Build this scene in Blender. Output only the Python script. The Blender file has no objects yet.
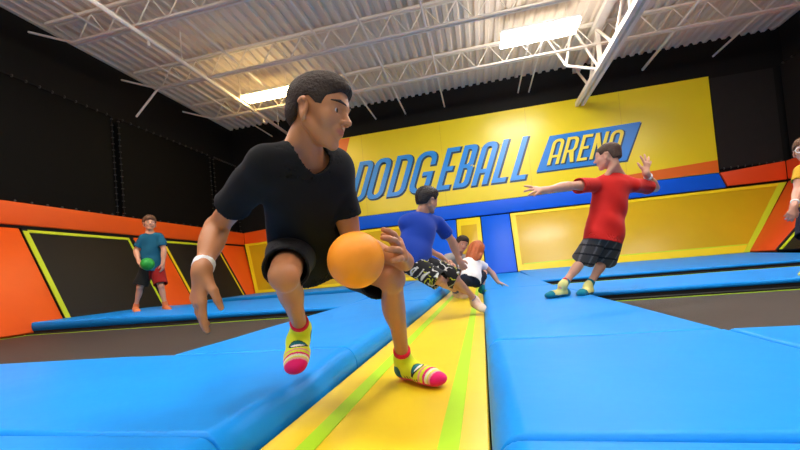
import bpy, bmesh, math, random
import numpy as np
from mathutils import Vector, Matrix
random.seed(7)
scene = bpy.context.scene
COL = scene.collection

# ------------------------------------------------------------------ materials
def mat(name, color, rough=0.5, spec=0.5, bump=0.0, bump_scale=30.0, var=0.0, var_scale=3.0, coat=0.0, emit=None, emit_str=0.0, sheen=0.0, sss=0.0, stretch=None, metal=0.0):
    m = bpy.data.materials.new(name); m.use_nodes = True
    nt = m.node_tree; N = nt.nodes; L = nt.links
    b = N['Principled BSDF']
    c = (*color, 1.0)
    b.inputs['Base Color'].default_value = c
    b.inputs['Roughness'].default_value = rough
    b.inputs['Metallic'].default_value = metal
    b.inputs['Specular IOR Level'].default_value = spec
    b.inputs['Coat Weight'].default_value = coat
    b.inputs['Coat Roughness'].default_value = 0.15
    b.inputs['Sheen Weight'].default_value = sheen
    if sss:
        b.inputs['Subsurface Weight'].default_value = sss
        b.inputs['Subsurface Radius'].default_value = (0.012, 0.005, 0.003)
        b.inputs['Subsurface Scale'].default_value = 1.0
    if emit:
        b.inputs['Emission Color'].default_value = (*emit, 1); b.inputs['Emission Strength'].default_value = emit_str
    tc = N.new('ShaderNodeTexCoord')
    src = tc.outputs['Object']
    if stretch:
        mp = N.new('ShaderNodeMapping'); mp.inputs['Scale'].default_value = stretch
        L.new(src, mp.inputs['Vector']); src = mp.outputs['Vector']
    if var:
        nz = N.new('ShaderNodeTexNoise'); nz.inputs['Scale'].default_value = var_scale; nz.inputs['Detail'].default_value = 5
        L.new(src, nz.inputs['Vector'])
        mx = N.new('ShaderNodeMix'); mx.data_type = 'RGBA'
        mx.inputs[6].default_value = tuple(max(0, x * (1 - var)) for x in color) + (1,)
        mx.inputs[7].default_value = tuple(min(1, x * (1 + var)) for x in color) + (1,)
        L.new(nz.outputs['Fac'], mx.inputs[0]); L.new(mx.outputs[2], b.inputs['Base Color'])
    if bump:
        nz = N.new('ShaderNodeTexNoise'); nz.inputs['Scale'].default_value = bump_scale; nz.inputs['Detail'].default_value = 4
        L.new(src, nz.inputs['Vector'])
        bp = N.new('ShaderNodeBump'); bp.inputs['Strength'].default_value = bump; bp.inputs['Distance'].default_value = 0.01
        L.new(nz.outputs['Fac'], bp.inputs['Height']); L.new(bp.outputs['Normal'], b.inputs['Normal'])
    return m

def attr_mat(name, rough=0.6, sheen=0.0, bump=0.0, bump_scale=200, spec=0.4, sss=0.0, attr='Col'):
    """albedo read from a colour attribute (printed pattern of the thing itself)"""
    m = mat(name, (1, 1, 1), rough, spec, bump, bump_scale, sheen=sheen, sss=sss)
    nt = m.node_tree
    a = nt.nodes.new('ShaderNodeAttribute'); a.attribute_name = attr
    nt.links.new(a.outputs['Color'], nt.nodes['Principled BSDF'].inputs['Base Color'])
    return m

M = {}
M['blue_vinyl'] = mat('blue vinyl', (0.005, 0.265, 0.80), 0.45, 0.16, 0.22, 7, 0.06, 2.0)
M['wall_blue'] = mat('wall blue vinyl', (0.002, 0.110, 0.74), 0.42, 0.22, 0.10, 8, 0.05, 2.0)
M['yellow_vinyl'] = mat('yellow vinyl', (0.78, 0.52, 0.010), 0.40, 0.45, 0.15, 6, 0.06, 2.0)
M['yellow_mat'] = mat('yellow runway vinyl', (0.78, 0.55, 0.012), 0.36, 0.5, 0.10, 10, 0.08, 2.5)
M['yellow_bed'] = mat('yellow woven bed', (0.62, 0.40, 0.008), 0.33, 0.5, 0.08, 9, 0.08, 1.5)
M['yellow_edge'] = mat('bright yellow edge', (0.86, 0.66, 0.010), 0.45, 0.4)
M['lime'] = mat('lime vinyl', (0.40, 0.68, 0.012), 0.45, 0.4, 0.05, 10)
M['lime_wall'] = mat('yellow green edging', (0.58, 0.70, 0.02), 0.45, 0.4)
M['orange_vinyl'] = mat('orange vinyl', (0.86, 0.105, 0.006), 0.42, 0.45, 0.12, 8, 0.05, 2.0)
M['red_orange'] = mat('red orange vinyl', (0.80, 0.075, 0.010), 0.42, 0.45, 0.12, 8, 0.05, 2.0)
M['banner_orange'] = mat('banner orange print', (0.80, 0.15, 0.01), 0.35, 0.5, 0.05, 4)
M['banner_yellow'] = mat('banner yellow print', (0.84, 0.66, 0.008), 0.30, 0.5, 0.10, 3.0, 0.04, 0.8)
M['letter_dark'] = mat('letter dark outline', (0.004, 0.045, 0.10), 0.4)
M['letter_yellow'] = mat('letter yellow', (0.86, 0.70, 0.05), 0.35)
M['plate_blue'] = mat('plate blue print', (0.005, 0.20, 0.62), 0.33)
M['bed_black'] = mat('black woven bed', (0.0105, 0.0085, 0.0065), 0.55, 0.3, 0.25, 240, 0.25, 40)
M['floor_bed'] = mat('trampoline bed weave', (0.046, 0.035, 0.029), 0.60, 0.4, 0.4, 120, 0.35, 30)
M['black'] = mat('matte black', (0.008, 0.007, 0.007), 0.7, 0.3)
M['dark_wall'] = mat('black painted wall', (0.0035, 0.003, 0.0025), 0.75, 0.25, 0.1, 20, 0.3, 2)
M['brown_wall'] = mat('dark brown wall', (0.012, 0.009, 0.008), 0.8, 0.2, 0.1, 20, 0.3, 2)
M['net'] = mat('black safety net', (0.0018, 0.0015, 0.0011), 0.7, 0.15, 0.3, 90, 0.35, 5)
M['net_brown'] = mat('dark brown safety net', (0.012, 0.009, 0.0078), 0.6, 0.3, 0.3, 90, 0.25, 6)
M['ring'] = mat('steel ring', (0.10, 0.09, 0.08), 0.4, 0.4, metal=0.5)
M['deck'] = mat('painted roof deck', (0.82, 0.69, 0.53), 0.62, 0.3, 0.05, 12, 0.06, 3)
M['steel'] = mat('painted steel', (0.90, 0.81, 0.67), 0.5, 0.4, 0.03, 30)
M['floor'] = mat('concrete floor', (0.05, 0.05, 0.05), 0.8)
M['housing'] = mat('lamp housing', (0.75, 0.73, 0.70), 0.5)

def lettering_blue():
    m = mat('letter blue print', (0.03, 0.33, 0.70), 0.30)
    nt = m.node_tree; N = nt.nodes; L = nt.links
    tc = N.new('ShaderNodeTexCoord'); sp = N.new('ShaderNodeSeparateXYZ')
    L.new(tc.outputs['Generated'], sp.inputs[0])
    cr = N.new('ShaderNodeValToRGB')
    cr.color_ramp.elements[0].color = (0.13, 0.46, 0.72, 1); cr.color_ramp.elements[1].color = (0.010, 0.27, 0.74, 1)
    L.new(sp.outputs['Z'], cr.inputs[0]); L.new(cr.outputs[0], N['Principled BSDF'].inputs['Base Color'])
    return m
M['letter_blue'] = lettering_blue()

# ------------------------------------------------------------------ objects
def tag(o, label=None, cat=None, group=None, kind=None):
    if label: o['label'] = label
    if cat: o['category'] = cat
    if group: o['group'] = group
    if kind: o['kind'] = kind
    return o
def empty(name, loc=(0, 0, 0), label=None, cat=None, group=None):
    o = bpy.data.objects.new(name, None); COL.objects.link(o); o.location = loc
    o.empty_display_size = 0.1
    return tag(o, label, cat, group)
def link_mesh(name, me, m, parent=None, smooth=False):
    o = bpy.data.objects.new(name, me); COL.objects.link(o)
    for x in (m if isinstance(m, (list, tuple)) else [m]): me.materials.append(x)
    if parent is not None:
        o.parent = parent
        o.location = tuple(-x for x in parent.location)      # all geometry is written in world metres
    if smooth:
        for p in me.polygons: p.use_smooth = True
    return o

class MB:
    def __init__(s): s.v = []; s.f = []; s.mi = []
    def hexa(s, c, mi=0):
        n = len(s.v); s.v += [tuple(x) for x in c]
        for q in ((0, 3, 2, 1), (4, 5, 6, 7), (0, 1, 5, 4), (1, 2, 6, 5), (2, 3, 7, 6), (3, 0, 4, 7)):
            s.f.append([n + i for i in q]); s.mi.append(mi)
    def box(s, a, b, mi=0):
        (x0, y0, z0), (x1, y1, z1) = a, b
        s.hexa([(x0, y0, z0), (x1, y0, z0), (x1, y1, z0), (x0, y1, z0), (x0, y0, z1), (x1, y0, z1), (x1, y1, z1), (x0, y1, z1)], mi)
    def slab(s, q, n, t, mi=0):
        """quad q (counter-clockwise seen from the side of n) pushed back along -n by t"""
        q = [Vector(x) for x in q]; n = Vector(n) * t
        s.hexa([x - n for x in q] + q, mi)
    def tube(s, a, b, r, seg=8, mi=0, r2=None):
        a = Vector(a); b = Vector(b); d = (b - a).normalized(); r2 = r if r2 is None else r2
        u = d.orthogonal().normalized(); w = d.cross(u); n = len(s.v)
        for p, rr in ((a, r), (b, r2)):
            for k in range(seg):
                t = 2 * math.pi * k / seg; s.v.append(tuple(p + u * rr * math.cos(t) + w * rr * math.sin(t)))
        for k in range(seg):
            j = (k + 1) % seg; s.f.append([n + k, n + j, n + seg + j, n + seg + k]); s.mi.append(mi)
        s.f.append([n + k for k in range(seg)][::-1]); s.mi.append(mi)
        s.f.append([n + seg + k for k in range(seg)]); s.mi.append(mi)
    def ring(s, c, axis, R, r, seg=10, cs=5, mi=0):
        c = Vector(c); ax = Vector(axis).normalized(); u = ax.orthogonal().normalized(); w = ax.cross(u); n = len(s.v)
        for i in range(seg):
            t = 2 * math.pi * i / seg; d = u * math.cos(t) + w * math.sin(t)
            for j in range(cs):
                p = 2 * math.pi * j / cs; s.v.append(tuple(c + d * (R + r * math.cos(p)) + ax * r * math.sin(p)))
        for i in range(seg):
            for j in range(cs):
                i2 = (i + 1) % seg; j2 = (j + 1) % cs
                s.f.append([n + i * cs + j, n + i2 * cs + j, n + i2 * cs + j2, n + i * cs + j2]); s.mi.append(mi)
    def build(s, name, m, parent=None, bevel=0.0, smooth=False):
        me = bpy.data.meshes.new(name); me.from_pydata(s.v, [], s.f); me.update()
        for p, i in zip(me.polygons, s.mi): p.material_index = i
        bm = bmesh.new(); bm.from_mesh(me); bmesh.ops.recalc_face_normals(bm, faces=bm.faces)
        if bevel:
            bmesh.ops.bevel(bm, geom=bm.edges[:], offset=bevel, segments=2, affect='EDGES', profile=0.6)
        bm.to_mesh(me); bm.free()
        return link_mesh(name, me, m, parent, smooth or bevel > 0)

def fbm(x, y, seed=0.0):
    """cheap smooth noise in -1..1 (numpy)"""
    r = 0
    for k, (a, fx, fy, p) in enumerate(((.5, 1.0, .35, .3), (.35, -.7, 1.2, 1.9), (.25, 1.9, 1.4, 4.1), (.18, -2.3, 2.9, .7), (.12, 4.3, -1.1, 2.2))):
        r = r + a * np.sin(fx * x * 3 + fy * y * 3 + p + seed * (k + 1) + 1.3 * np.sin(fy * x * 1.7 - fx * y * 1.3 + seed + k))
    return r / 1.4

def cushion(name, x0, x1, y0, y1, hz, label, m='blue_vinyl', r=0.020, bottom=-0.03, soft=None, wr=0.004, seed=0.0, dents=(), cat='floor pad', group=None, step=0.06, stripes=None):
    """padded floor cushion: hz = heights at (x0y0, x1y0, x1y1, x0y1); rounded rim, slightly uneven cover"""
    def axis(a, b):
        n = max(4, int((b - a) / step)); inner = np.linspace(a + r, b - r, n)
        e = a + r * (1 - np.cos(np.linspace(0, math.pi / 2, 6)[:-1])); e2 = b - (e[::-1] - a)
        x_ = np.linspace(0, .065, 8)[2:]; e = np.concatenate([e, a + x_]) ; e2 = np.concatenate([b - x_[::-1], e2]); inner = np.linspace(a + .07, b - .07, n)
        return np.concatenate([e, inner, e2])
    xs = axis(x0, x1); ys = axis(y0, y1)
    gx, gy = np.meshgrid(xs, ys, indexing='ij')
    u = (gx - x0) / (x1 - x0); v = (gy - y0) / (y1 - y0)
    z = hz[0] * (1 - u) * (1 - v) + hz[1] * u * (1 - v) + hz[2] * u * v + hz[3] * (1 - u) * v
    rs = dict(x0=r, x1=r, y0=r, y1=r)
    if soft: rs[soft] = .065
    drop = 0
    for key, dd in (('x0', gx - x0), ('x1', x1 - gx), ('y0', gy - y0), ('y1', y1 - gy)):
        R_ = rs[key]; q = np.clip(dd, 0, R_); drop = np.maximum(drop, (R_ - np.sqrt(np.maximum(0, R_ * R_ - (R_ - q) ** 2))) * (1.0 if R_ < .05 else 1.25))
    fade = np.clip(np.minimum(np.minimum(gx - x0, x1 - gx), np.minimum(gy - y0, y1 - gy)) / 0.12, 0, 1)
    z = z + wr * fbm(gx * 1.6, gy * 1.6, seed) * (0.3 + 0.7 * fade)
    for (dx, dy, dr, dep) in dents:
        z = z - dep * np.exp(-((gx - dx) ** 2 + (gy - dy) ** 2) / dr ** 2)
    z = z - drop
    nx, ny = gx.shape
    V = [(float(a), float(b), float(c)) for a, b, c in zip(gx.ravel(), gy.ravel(), z.ravel())]
    F = [[i * ny + j, (i + 1) * ny + j, (i + 1) * ny + j + 1, i * ny + j + 1] for i in range(nx - 1) for j in range(ny - 1)]
    loop = [(i, 0) for i in range(nx)] + [(nx - 1, j) for j in range(1, ny)] + [(i, ny - 1) for i in range(nx - 2, -1, -1)] + [(0, j) for j in range(ny - 2, 0, -1)]
    base = len(V)
    for i, j in loop: V.append((float(gx[i, j]), float(gy[i, j]), bottom))
    for k in range(len(loop)):
        k2 = (k + 1) % len(loop); a = loop[k]; b = loop[k2]
        F.append([base + k, base + k2, b[0] * ny + b[1], a[0] * ny + a[1]])
    F.append([base + k for k in range(len(loop))][::-1])
    me = bpy.data.meshes.new(name); me.from_pydata(V, [], F); me.update()
    o = link_mesh(name, me, M[m], None, True)
    if label: tag(o, label, cat, group)
    if bottom > 0:                                       # black block stands in for the shade below the raised pad
        fr = MB(); fr.box((x0, y0 + .004, -.03), (x1, y1, bottom)); fr.build('under_pad_shade', M['black'], o)
    return o

def lerp(a, b, t): return tuple(x + (y - x) * t for x, y in zip(a, b))
def bil(q, u, v):
    return Vector(lerp(lerp(q[0], q[1], u), lerp(q[3], q[2], u), v))
def qnormal(q):
    n = (Vector(q[1]) - Vector(q[0])).cross(Vector(q[3]) - Vector(q[0])); return n.normalized()
# ------------------------------------------------------------------ setting
ROOM_Y0, WALL_Y, WALL_X, CEIL = -5.0, 10.0, 6.8, 5.05
def struct(name, mb, m, **k):
    o = mb.build(name, M[m], **k); o['kind'] = 'structure'; return o
b = MB(); b.box((-7.0, ROOM_Y0, -0.15), (7.0, WALL_Y + .2, -0.03)); struct('floor', b, 'floor')
b = MB(); b.box((-7.0, ROOM_Y0, -0.03), (-WALL_X - .12, WALL_Y + .2, CEIL + .2)); struct('wall_left', b, 'dark_wall')
b = MB(); b.box((WALL_X + .12, ROOM_Y0, -0.03), (7.0, WALL_Y + .2, CEIL + .2)); struct('wall_right', b, 'brown_wall')
b = MB(); b.box((-WALL_X - .12, WALL_Y, -0.03), (WALL_X + .12, WALL_Y + .2, CEIL + .2)); struct('wall_back', b, 'dark_wall')
# corrugated roof deck
b = MB(); x = -WALL_X - .12; p = 0.19
prof = []
while x < WALL_X + .12:
    prof += [(x, CEIL), (x + .07, CEIL), (x + .095, CEIL + .05), (x + .165, CEIL + .05)]; x += p
for (xa, za), (xb, zb) in zip(prof[:-1], prof[1:]):
    n = len(b.v)
    b.v += [(xa, ROOM_Y0, za), (xb, ROOM_Y0, zb), (xb, WALL_Y, zb), (xa, WALL_Y, za)]
    b.f.append([n, n + 3, n + 2, n + 1]); b.mi.append(0)
deck = struct('ceiling', b, 'deck')

# ------------------------------------------------------------------ roof steel
def joist(y, label, xa=-6.6, xb=6.75):
    r = empty('roof_joist', (0, y, 4.6), label, 'roof joist', 'roof joists')
    for ya, yb in ((-.05, -.012), (.012, .05)):
        t = MB(); t.box((xa - .1, y + ya, 5.0), (xb, y + yb, 5.045)); t.build('top_chord', M['steel'], r)
        t = MB(); t.box((xa + .45, y + ya, 4.58), (xb - .3, y + yb, 4.615)); t.build('bottom_chord', M['steel'], r)
    w = MB(); x = xa + .5; k = 0; w.tube((xa + .02, y, 5.0), (x, y, 4.6), .011, 6)
    while x < xb - .5:
        w.tube((x, y, 4.6), (x + .29, y, 5.01), .011, 6); w.tube((x + .29, y, 5.01), (x + .58, y, 4.6), .011, 6); x += .58
    w.build('web_lattice', M['steel'], r)
    e = MB(); e.tube((xa + .45, y, 4.6), (-WALL_X - .1, y - .15, 4.86), .018, 6); e.build('end_brace', M['steel'], r)
    e = MB(); e.tube((xa + .42, y, 4.6), (-WALL_X + .05, y, 4.12), .022, 6)
    if y == 6.6: e.build('wall_brace', M['steel'], r)
    return r
joist(8.25, 'white roof joist closest to the yellow banner wall')
joist(6.6, 'second white roof joist out from the yellow banner wall')
joist(4.95, 'third white roof joist from the banner wall, cut by the top of the photo')
joist(3.3, 'white roof joist farthest from the banner wall, high over the black-shirted boy')
def rod(x, y0, y1, z, r, label, name='bridging_rod', cat='ceiling rod', group='thin bridging rods'):
    t = MB(); t.tube((x, y0, z), (x, y1, z), r, 8)
    return tag(t.build(name, M['steel']), label, cat, group)
rod(-5.58, 3.0, 9.99, 4.66, .016, 'thin white bridging rod nearest the left wall')
rod(-4.30, 3.0, 9.99, 4.76, .024, 'white bridging rod passing over the warm yellow strip lamp')
rod(-2.45, 3.0, 9.99, 4.63, .020, 'white bridging rod ending above the letter O of the banner')
rod(-1.62, 3.0, 9.99, 4.63, .022, 'white bridging rod ending above the middle of the banner word')
rod(-0.57, 3.0, 9.99, 4.63, .018, 'white bridging rod ending above the letter B of the banner')
rod(1.29, 7.8, 9.99, 4.66, .018, 'short white rod under the bright lamp, left one of the close pair')
rod(1.55, 7.8, 9.99, 4.63, .018, 'short white rod under the bright lamp, right one of the close pair')
rod(4.14, 3.0, 9.99, 4.68, .030, 'thick white rod just right of the big girder')
rod(5.60, 3.0, 9.99, 4.70, .022, 'white rod nearest the right wall')
p = MB(); p.tube((-4.88, 2.0, 4.48), (-4.88, 9.6, 4.48), .036, 12)
pipe = empty('sprinkler_pipe', (-4.88, 2.0, 4.48), 'long white sprinkler pipe running under the joists on the left', 'pipe')
p.build('pipe_run', M['steel'], pipe, smooth=True)
for y in (4.2, 5.8, 7.5, 9.1):
    h = MB(); h.tube((-4.88, y, 4.5), (-4.88, y, 5.06), .010, 6); h.build('hanger', M['steel'], pipe)
for y in (5.1, 8.4):
    h = MB(); h.tube((-4.88, y, 4.46), (-4.88, y, 4.36), .016, 8); h.tube((-4.88, y, 4.36), (-4.88, y, 4.35), .035, 10); h.build('sprinkler_head', M['steel'], pipe)
g = empty('roof_girder', (2.68, 8.0, 4.1), 'heavy white girder truss running to the wall above the blue lettered plate', 'girder')
for xa, xb in ((2.58, 2.65), (2.71, 2.78)):
    t = MB(); t.box((xa, 2.5, 4.05), (xb, 9.98, 4.15)); t.build('bottom_chord', M['steel'], g)
t = MB(); t.box((2.651, 2.5, 4.12), (2.709, 9.98, 4.14)); t.build('chord_plate', M['steel'], g)
t = MB(); t.box((2.60, 2.5, 4.88), (2.76, 9.98, 4.99)); t.build('top_chord', M['steel'], g)
w = MB(); y = 3.3
while y < 9.4:
    w.box((2.64, y - .03, 4.1), (2.72, y + .03, 4.9)); w.tube((2.68, y, 4.9), (2.68, y + .82, 4.12), .028, 6); w.tube((2.68, y + .82, 4.12), (2.68, y + 1.65, 4.9), .028, 6); y += 1.65
w.build('web_lattice', M['steel'], g)
t = MB()
t.tube((2.66, 8.3, 4.12), (2.05, 8.28, 4.30), .028, 6); t.tube((2.05, 8.28, 4.30), (2.2, 8.25, 4.98), .030, 6); t.tube((2.05, 8.28, 4.30), (1.7, 8.25, 4.98), .022, 6); t.tube((2.66, 8.3, 4.15), (2.25, 8.25, 4.98), .028, 6)
t.build('knee_brace', M['steel'], g)

# ------------------------------------------------------------------ lamps
def lamp(x, y, w, d, z, col, power, label, tilt=0.0, group='strip lamps under the roof'):
    r = empty('strip_lamp', (x, y, z), label, 'ceiling lamp', group)
    em = mat('lamp glow', (0.9, 0.9, 0.88), 0.5, emit=col, emit_str=power)
    t = MB(); t.box((x - w / 2, y - d / 2, z - .05), (x + w / 2, y + d / 2, z + .01)); t.build('diffuser', em, r, bevel=.012)
    t = MB(); t.box((x - w / 2 + .01, y - d / 2 + .01, z + .012), (x + w / 2 - .01, y + d / 2 - .01, z + .06)); t.build('housing', M['housing'], r)
    for s in (-1, 1):
        t = MB(); t.tube((x + s * w * .38, y, z + .06), (x + s * w * .38, y, CEIL + .03), .006, 6); t.build('hanger', M['steel'], r)
    return r
LP = 40.0
lamp(1.42, 7.4, 1.36, .44, 4.60, (1.0, .97, .95), LP, 'bright white strip lamp hanging right of the ceiling centre')
lamp(-4.25, 7.6, 1.15, .30, 4.58, (1.0, .74, .30), LP * .7, 'warm yellow strip lamp beside the head of the black-shirted boy')
for x, y, lab in ((-1.4, 0.6, 'added fill lamp hanging right above the black-shirted boy, over the runway'), (-4.2, 2.6, 'strip lamp hanging over the near left trampoline bed'),  # first one is an added fill lamp that brightens the near left pads
                  (1.5, 5.0, 'strip lamp hanging above the red-shirted boy'), (1.5, 2.0, 'strip lamp hanging over the near right trampoline bed'),
                  (5.6, 4.2, 'strip lamp hanging by the right side wall'), (-4.2, -1.6, 'strip lamp hanging behind the camera on the left'), (1.4, -1.6, 'strip lamp hanging behind the camera on the right')):
    lamp(x, y, 1.36, .44, 4.60, (1.0, .95, .90), LP, lab)

# ------------------------------------------------------------------ floor: runway, trampoline beds, pads
rw = empty('runway_mat', (-0.27, 3, 0), 'yellow runway mat with two lime stripes down the middle of the court', 'floor mat')
t = MB(); t.box((-.545, -1.2, -.03), (-.018, 9.15, 0.0)); t.build('mat_body', M['yellow_mat'], rw, bevel=.006)
for xa, xb in ((-.452, -.405), (-.128, -.082)):
    t = MB(); t.box((xa, -1.2, -.004), (xb, 9.14, .0025)); o = t.build('stripe', M['lime'], rw); o['label'] = 'lime green stripe'
def bed(x0, x1, y0, y1, label):
    r = empty('trampoline_bed', ((x0 + x1) / 2, (y0 + y1) / 2, -.01), label, 'trampoline', 'floor trampolines')
    t = MB(); t.box((x0, y0, -.03), (x1, y1, -.004)); t.build('jump_bed', M['floor_bed'], r)
    t = MB(); w = .022
    for q in (((x0, y1 - .09 - w, -.004), (x1, y1 - .09, .0)), ((x0, y0 + .05, -.004), (x1, y0 + .05 + w, .0)),
              ((x0 + .05, y0 + .08, -.004), (x0 + .05 + w, y1 - .12, .0)), ((x1 - .05 - w, y0 + .08, -.004), (x1 - .05, y1 - .12, .0))):
        t = MB(); t.box(*q); o = t.build('edge_line', M['lime'], r); o['label'] = 'thin lime border line'
    for q in (((x0, y1 - .09, -.004), (x1, y1, .012)), ((x0, y0, -.004), (x1, y0 + .05, .012))):
        t = MB(); t.box(*q); t.build('spring_cover_shade', M['black'], r)  # black spring cover, widened at the far edge to paint the pad's shade
    return r
bed(-5.92, -1.5, 1.6, 3.96, 'wide dark trampoline bed left of the runway, nearest the camera')
bed(.84, 5.38, 1.62, 3.52, 'wide dark trampoline bed right of the runway, nearest the camera')
bed(-5.92, -1.5, 5.86, 7.3, 'narrow strip of far trampoline bed left of the runway')
bed(.84, 5.38, 5.02, 6.40, 'narrow strip of far trampoline bed behind the red-shirted boy')
bed(-5.92, -1.5, -1.2, .66, 'trampoline bed left of the camera')
bed(.84, 5.38, -1.2, .64, 'trampoline bed right of the camera')
G = 'blue floor pads'
k = .006
# along the runway, left
cushion('floor_pad', -1.5 + k, -.56, -1.2, .70, (.08, .08, .08, .08), 'blue floor pad in the bottom left corner of the photo', seed=.3, group=G, soft='x1')
cushion('floor_pad', -5.92, -.56, .705 + k, 1.56, (.08, .08, .085, .085), 'big near blue floor pad left of the runway, in front of the barefoot-side trampoline'.replace('barefoot-side ', 'dark '), seed=1.1, dents=((-.62, 1.17, .13, .012), (-.9, 1.0, .3, .012), (-1.7, 1.2, .4, -.010)), group=G, wr=.006, soft='x1')
cushion('floor_pad', -1.5 + k, -.56, 1.565 + k, 3.95, (.085, .085, .085, .085), 'long blue floor pad left of the runway, behind the black-shirted boy', seed=2.2, group=G, dents=((-1.0, 2.0, .3, .012),), soft='x1')
cushion('floor_pad', -1.5 + k, -.56, 3.955 + k, 5.85, (.085, .085, .10, .10), 'blue floor pad left of the runway, beside the blue-shirted boy', seed=3.2, group=G, soft='x1')
cushion('floor_pad', -1.5 + k, -.56, 5.855 + k, 9.18, (.10, .10, .17, .17), 'last blue floor pad left of the runway, under the seated person in grey', seed=4.2, group=G, soft='x1')
cushion('floor_pad', -5.96, -1.505, 3.97, 5.85, (.155, .07, .14, .165), 'blue floor pad across the left court, under the teal-shirted boy', seed=5.2, dents=((-4.6, 4.55, .6, -.04),), group=G, bottom=.040)
cushion('floor_pad', -5.96, -1.505, 7.31, 9.18, (.165, .15, .17, .18), 'farthest blue floor pad on the left, along the yellow wall', seed=6.2, group=G, bottom=.040)
# along the runway, right
cushion('floor_pad', -.014, .84 - k, -1.2, .69, (.08, .08, .08, .08), 'blue floor pad at the bottom edge right of the runway', seed=.9, group=G, soft='x0')
cushion('floor_pad', -.014, .84 - k, .695 + k, 1.585, (.08, .08, .08, .08), 'near square blue floor pad right of the runway', seed=1.9, group=G, wr=.006, soft='x0')
cushion('floor_pad', .845, 5.38, .66, 1.60, (.075, .075, .08, .08), 'blue floor pad in the bottom right corner, in front of the right trampoline', seed=2.9, group=G)
cushion('floor_pad', -.014, .84 - k, 1.59 + k, 5.0, (.08, .08, .08, .08), 'long blue floor pad right of the runway, under the red-shirted boy', seed=3.9, group=G, soft='x0')
cushion('floor_pad', -.014, .84 - k, 5.005 + k, 9.18, (.08, .08, .17, .17), 'last blue floor pad right of the runway, reached by the red-haired girl', seed=4.9, group=G, soft='x0')
cushion('floor_pad', .845, 5.38, 3.53, 5.01, (.075, .075, .075, .075), 'blue floor pad across the right court, in front of the narrow far trampoline', seed=5.9, group=G, bottom=.040)
cushion('floor_pad', .845, 5.38, 6.41, 9.18, (.075, .075, .18, .20), 'farthest blue floor pad on the right, along the big yellow wall panel', seed=6.9, group=G, bottom=.040)

# ------------------------------------------------------------------ sloping side walls
XB, XT, ZB, ZT = -5.93, -6.74, .02, 1.56
def lw(ya, yb, yta=None, ytb=None):      # quad on the left slope, seen from the court: bl, br, tr, tl
    yta = ya if yta is None else yta; ytb = yb if ytb is None else ytb
    return [(XB, ya, ZB), (XB, yb, ZB), (XT, ytb, ZT), (XT, yta, ZT)]
XRB, XRT = 5.4, 6.74
def rwq(ya, yb, yta=None, ytb=None):     # far edge first
    yta = ya if yta is None else yta; ytb = yb if ytb is None else ytb
    return [(XRB, ya, .20), (XRB, yb, .20), (XRT, ytb, 1.66), (XRT, yta, 1.66)]
def wall_pad(q, m, label, t=.06, group=None, name='wall_pad'):
    b = MB(); b.slab(q, qnormal(q), t); o = b.build(name, M[m], None, bevel=.014)
    return tag(o, label, 'wall pad', group)
def wall_tramp(q, mbed, borders, label, t=.06, group='wall trampolines', lift=.012):
    """bed with its border strips; borders = list of (u0,u1,v0,v1,material)"""
    n = qnormal(q); c = bil(q, .5, 0)
    r = empty('wall_trampoline', tuple(c), label, 'wall trampoline', group)
    b = MB(); b.slab(q, n, t); b.build('jump_bed', M[mbed], r, bevel=.006)
    for (u0, u1, v0, v1, m) in borders:
        b = MB(); b.slab([bil(q, u0, v0) + n * lift, bil(q, u1, v0) + n * lift, bil(q, u1, v1) + n * lift, bil(q, u0, v1) + n * lift], n, lift * 1.2)
        o = b.build('border', M[m], r)
        o['label'] = {'lime_wall': 'lime green border strip', 'yellow_edge': 'bright yellow border strip', 'black': 'black gap strip'}.get(m, m)
    return r
GO = 'orange wall pads'
wall_pad(lw(-1.0, 2.1), 'orange_vinyl', 'sloping orange wall pad left of the camera', group=GO)
wall_pad(lw(2.12, 4.40), 'orange_vinyl', 'big sloping orange wall pad at the left edge of the photo', group=GO)
wall_tramp(lw(4.43, 6.30), 'bed_black', [(0, .036, .0, .97, 'lime_wall'), (.036, .94, .955, .985, 'lime_wall'), (.93, .95, .0, .985, 'lime_wall'), (.975, 1, 0, 1, 'black')],
           'black sloping wall trampoline with lime border behind the teal-shirted boy')
wall_pad(lw(6.33, 6.98), 'orange_vinyl', 'narrow orange wall pad between the two black wall trampolines', group=GO)
wall_tramp(lw(7.0, 8.80), 'bed_black', [(0, .03, .0, .97, 'yellow_edge'), (.03, .94, .955, .985, 'lime_wall'), (.94, .96, .0, .985, 'yellow_edge'), (.975, 1, 0, 1, 'black')],
           'smaller black wall trampoline between orange pads behind the hanging hand')
wall_pad(lw(8.83, 9.19, 8.83, 9.97), 'orange_vinyl', 'orange wall pad in the far left corner of the court', group=GO)
b = MB(); b.box((-6.90, -1.0, 1.60), (-6.70, 9.95, 1.95)); lb = empty('wall_band', (-6.8, 4.5, 1.6), 'long orange padded band above the left wall trampolines', 'wall pad')
b.build('band', M['orange_vinyl'], lb, bevel=.02)
b = MB(); b.box((-6.90, -1.0, 1.565), (-6.735, 9.95, 1.598)); b.build('gap', M['black'], lb)
b = MB(); b.ring((-6.72, 2.6, 1.965), (0, 1, .3), .016, .006, 8, 5); tie = b.build('tie', M['ring'], lb); y = 2.82
while y < 9.9:
    c = tie.copy(); COL.objects.link(c); c.location = Vector(tie.location) + Vector((0, y - 2.6, 0)); y += .22

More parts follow.
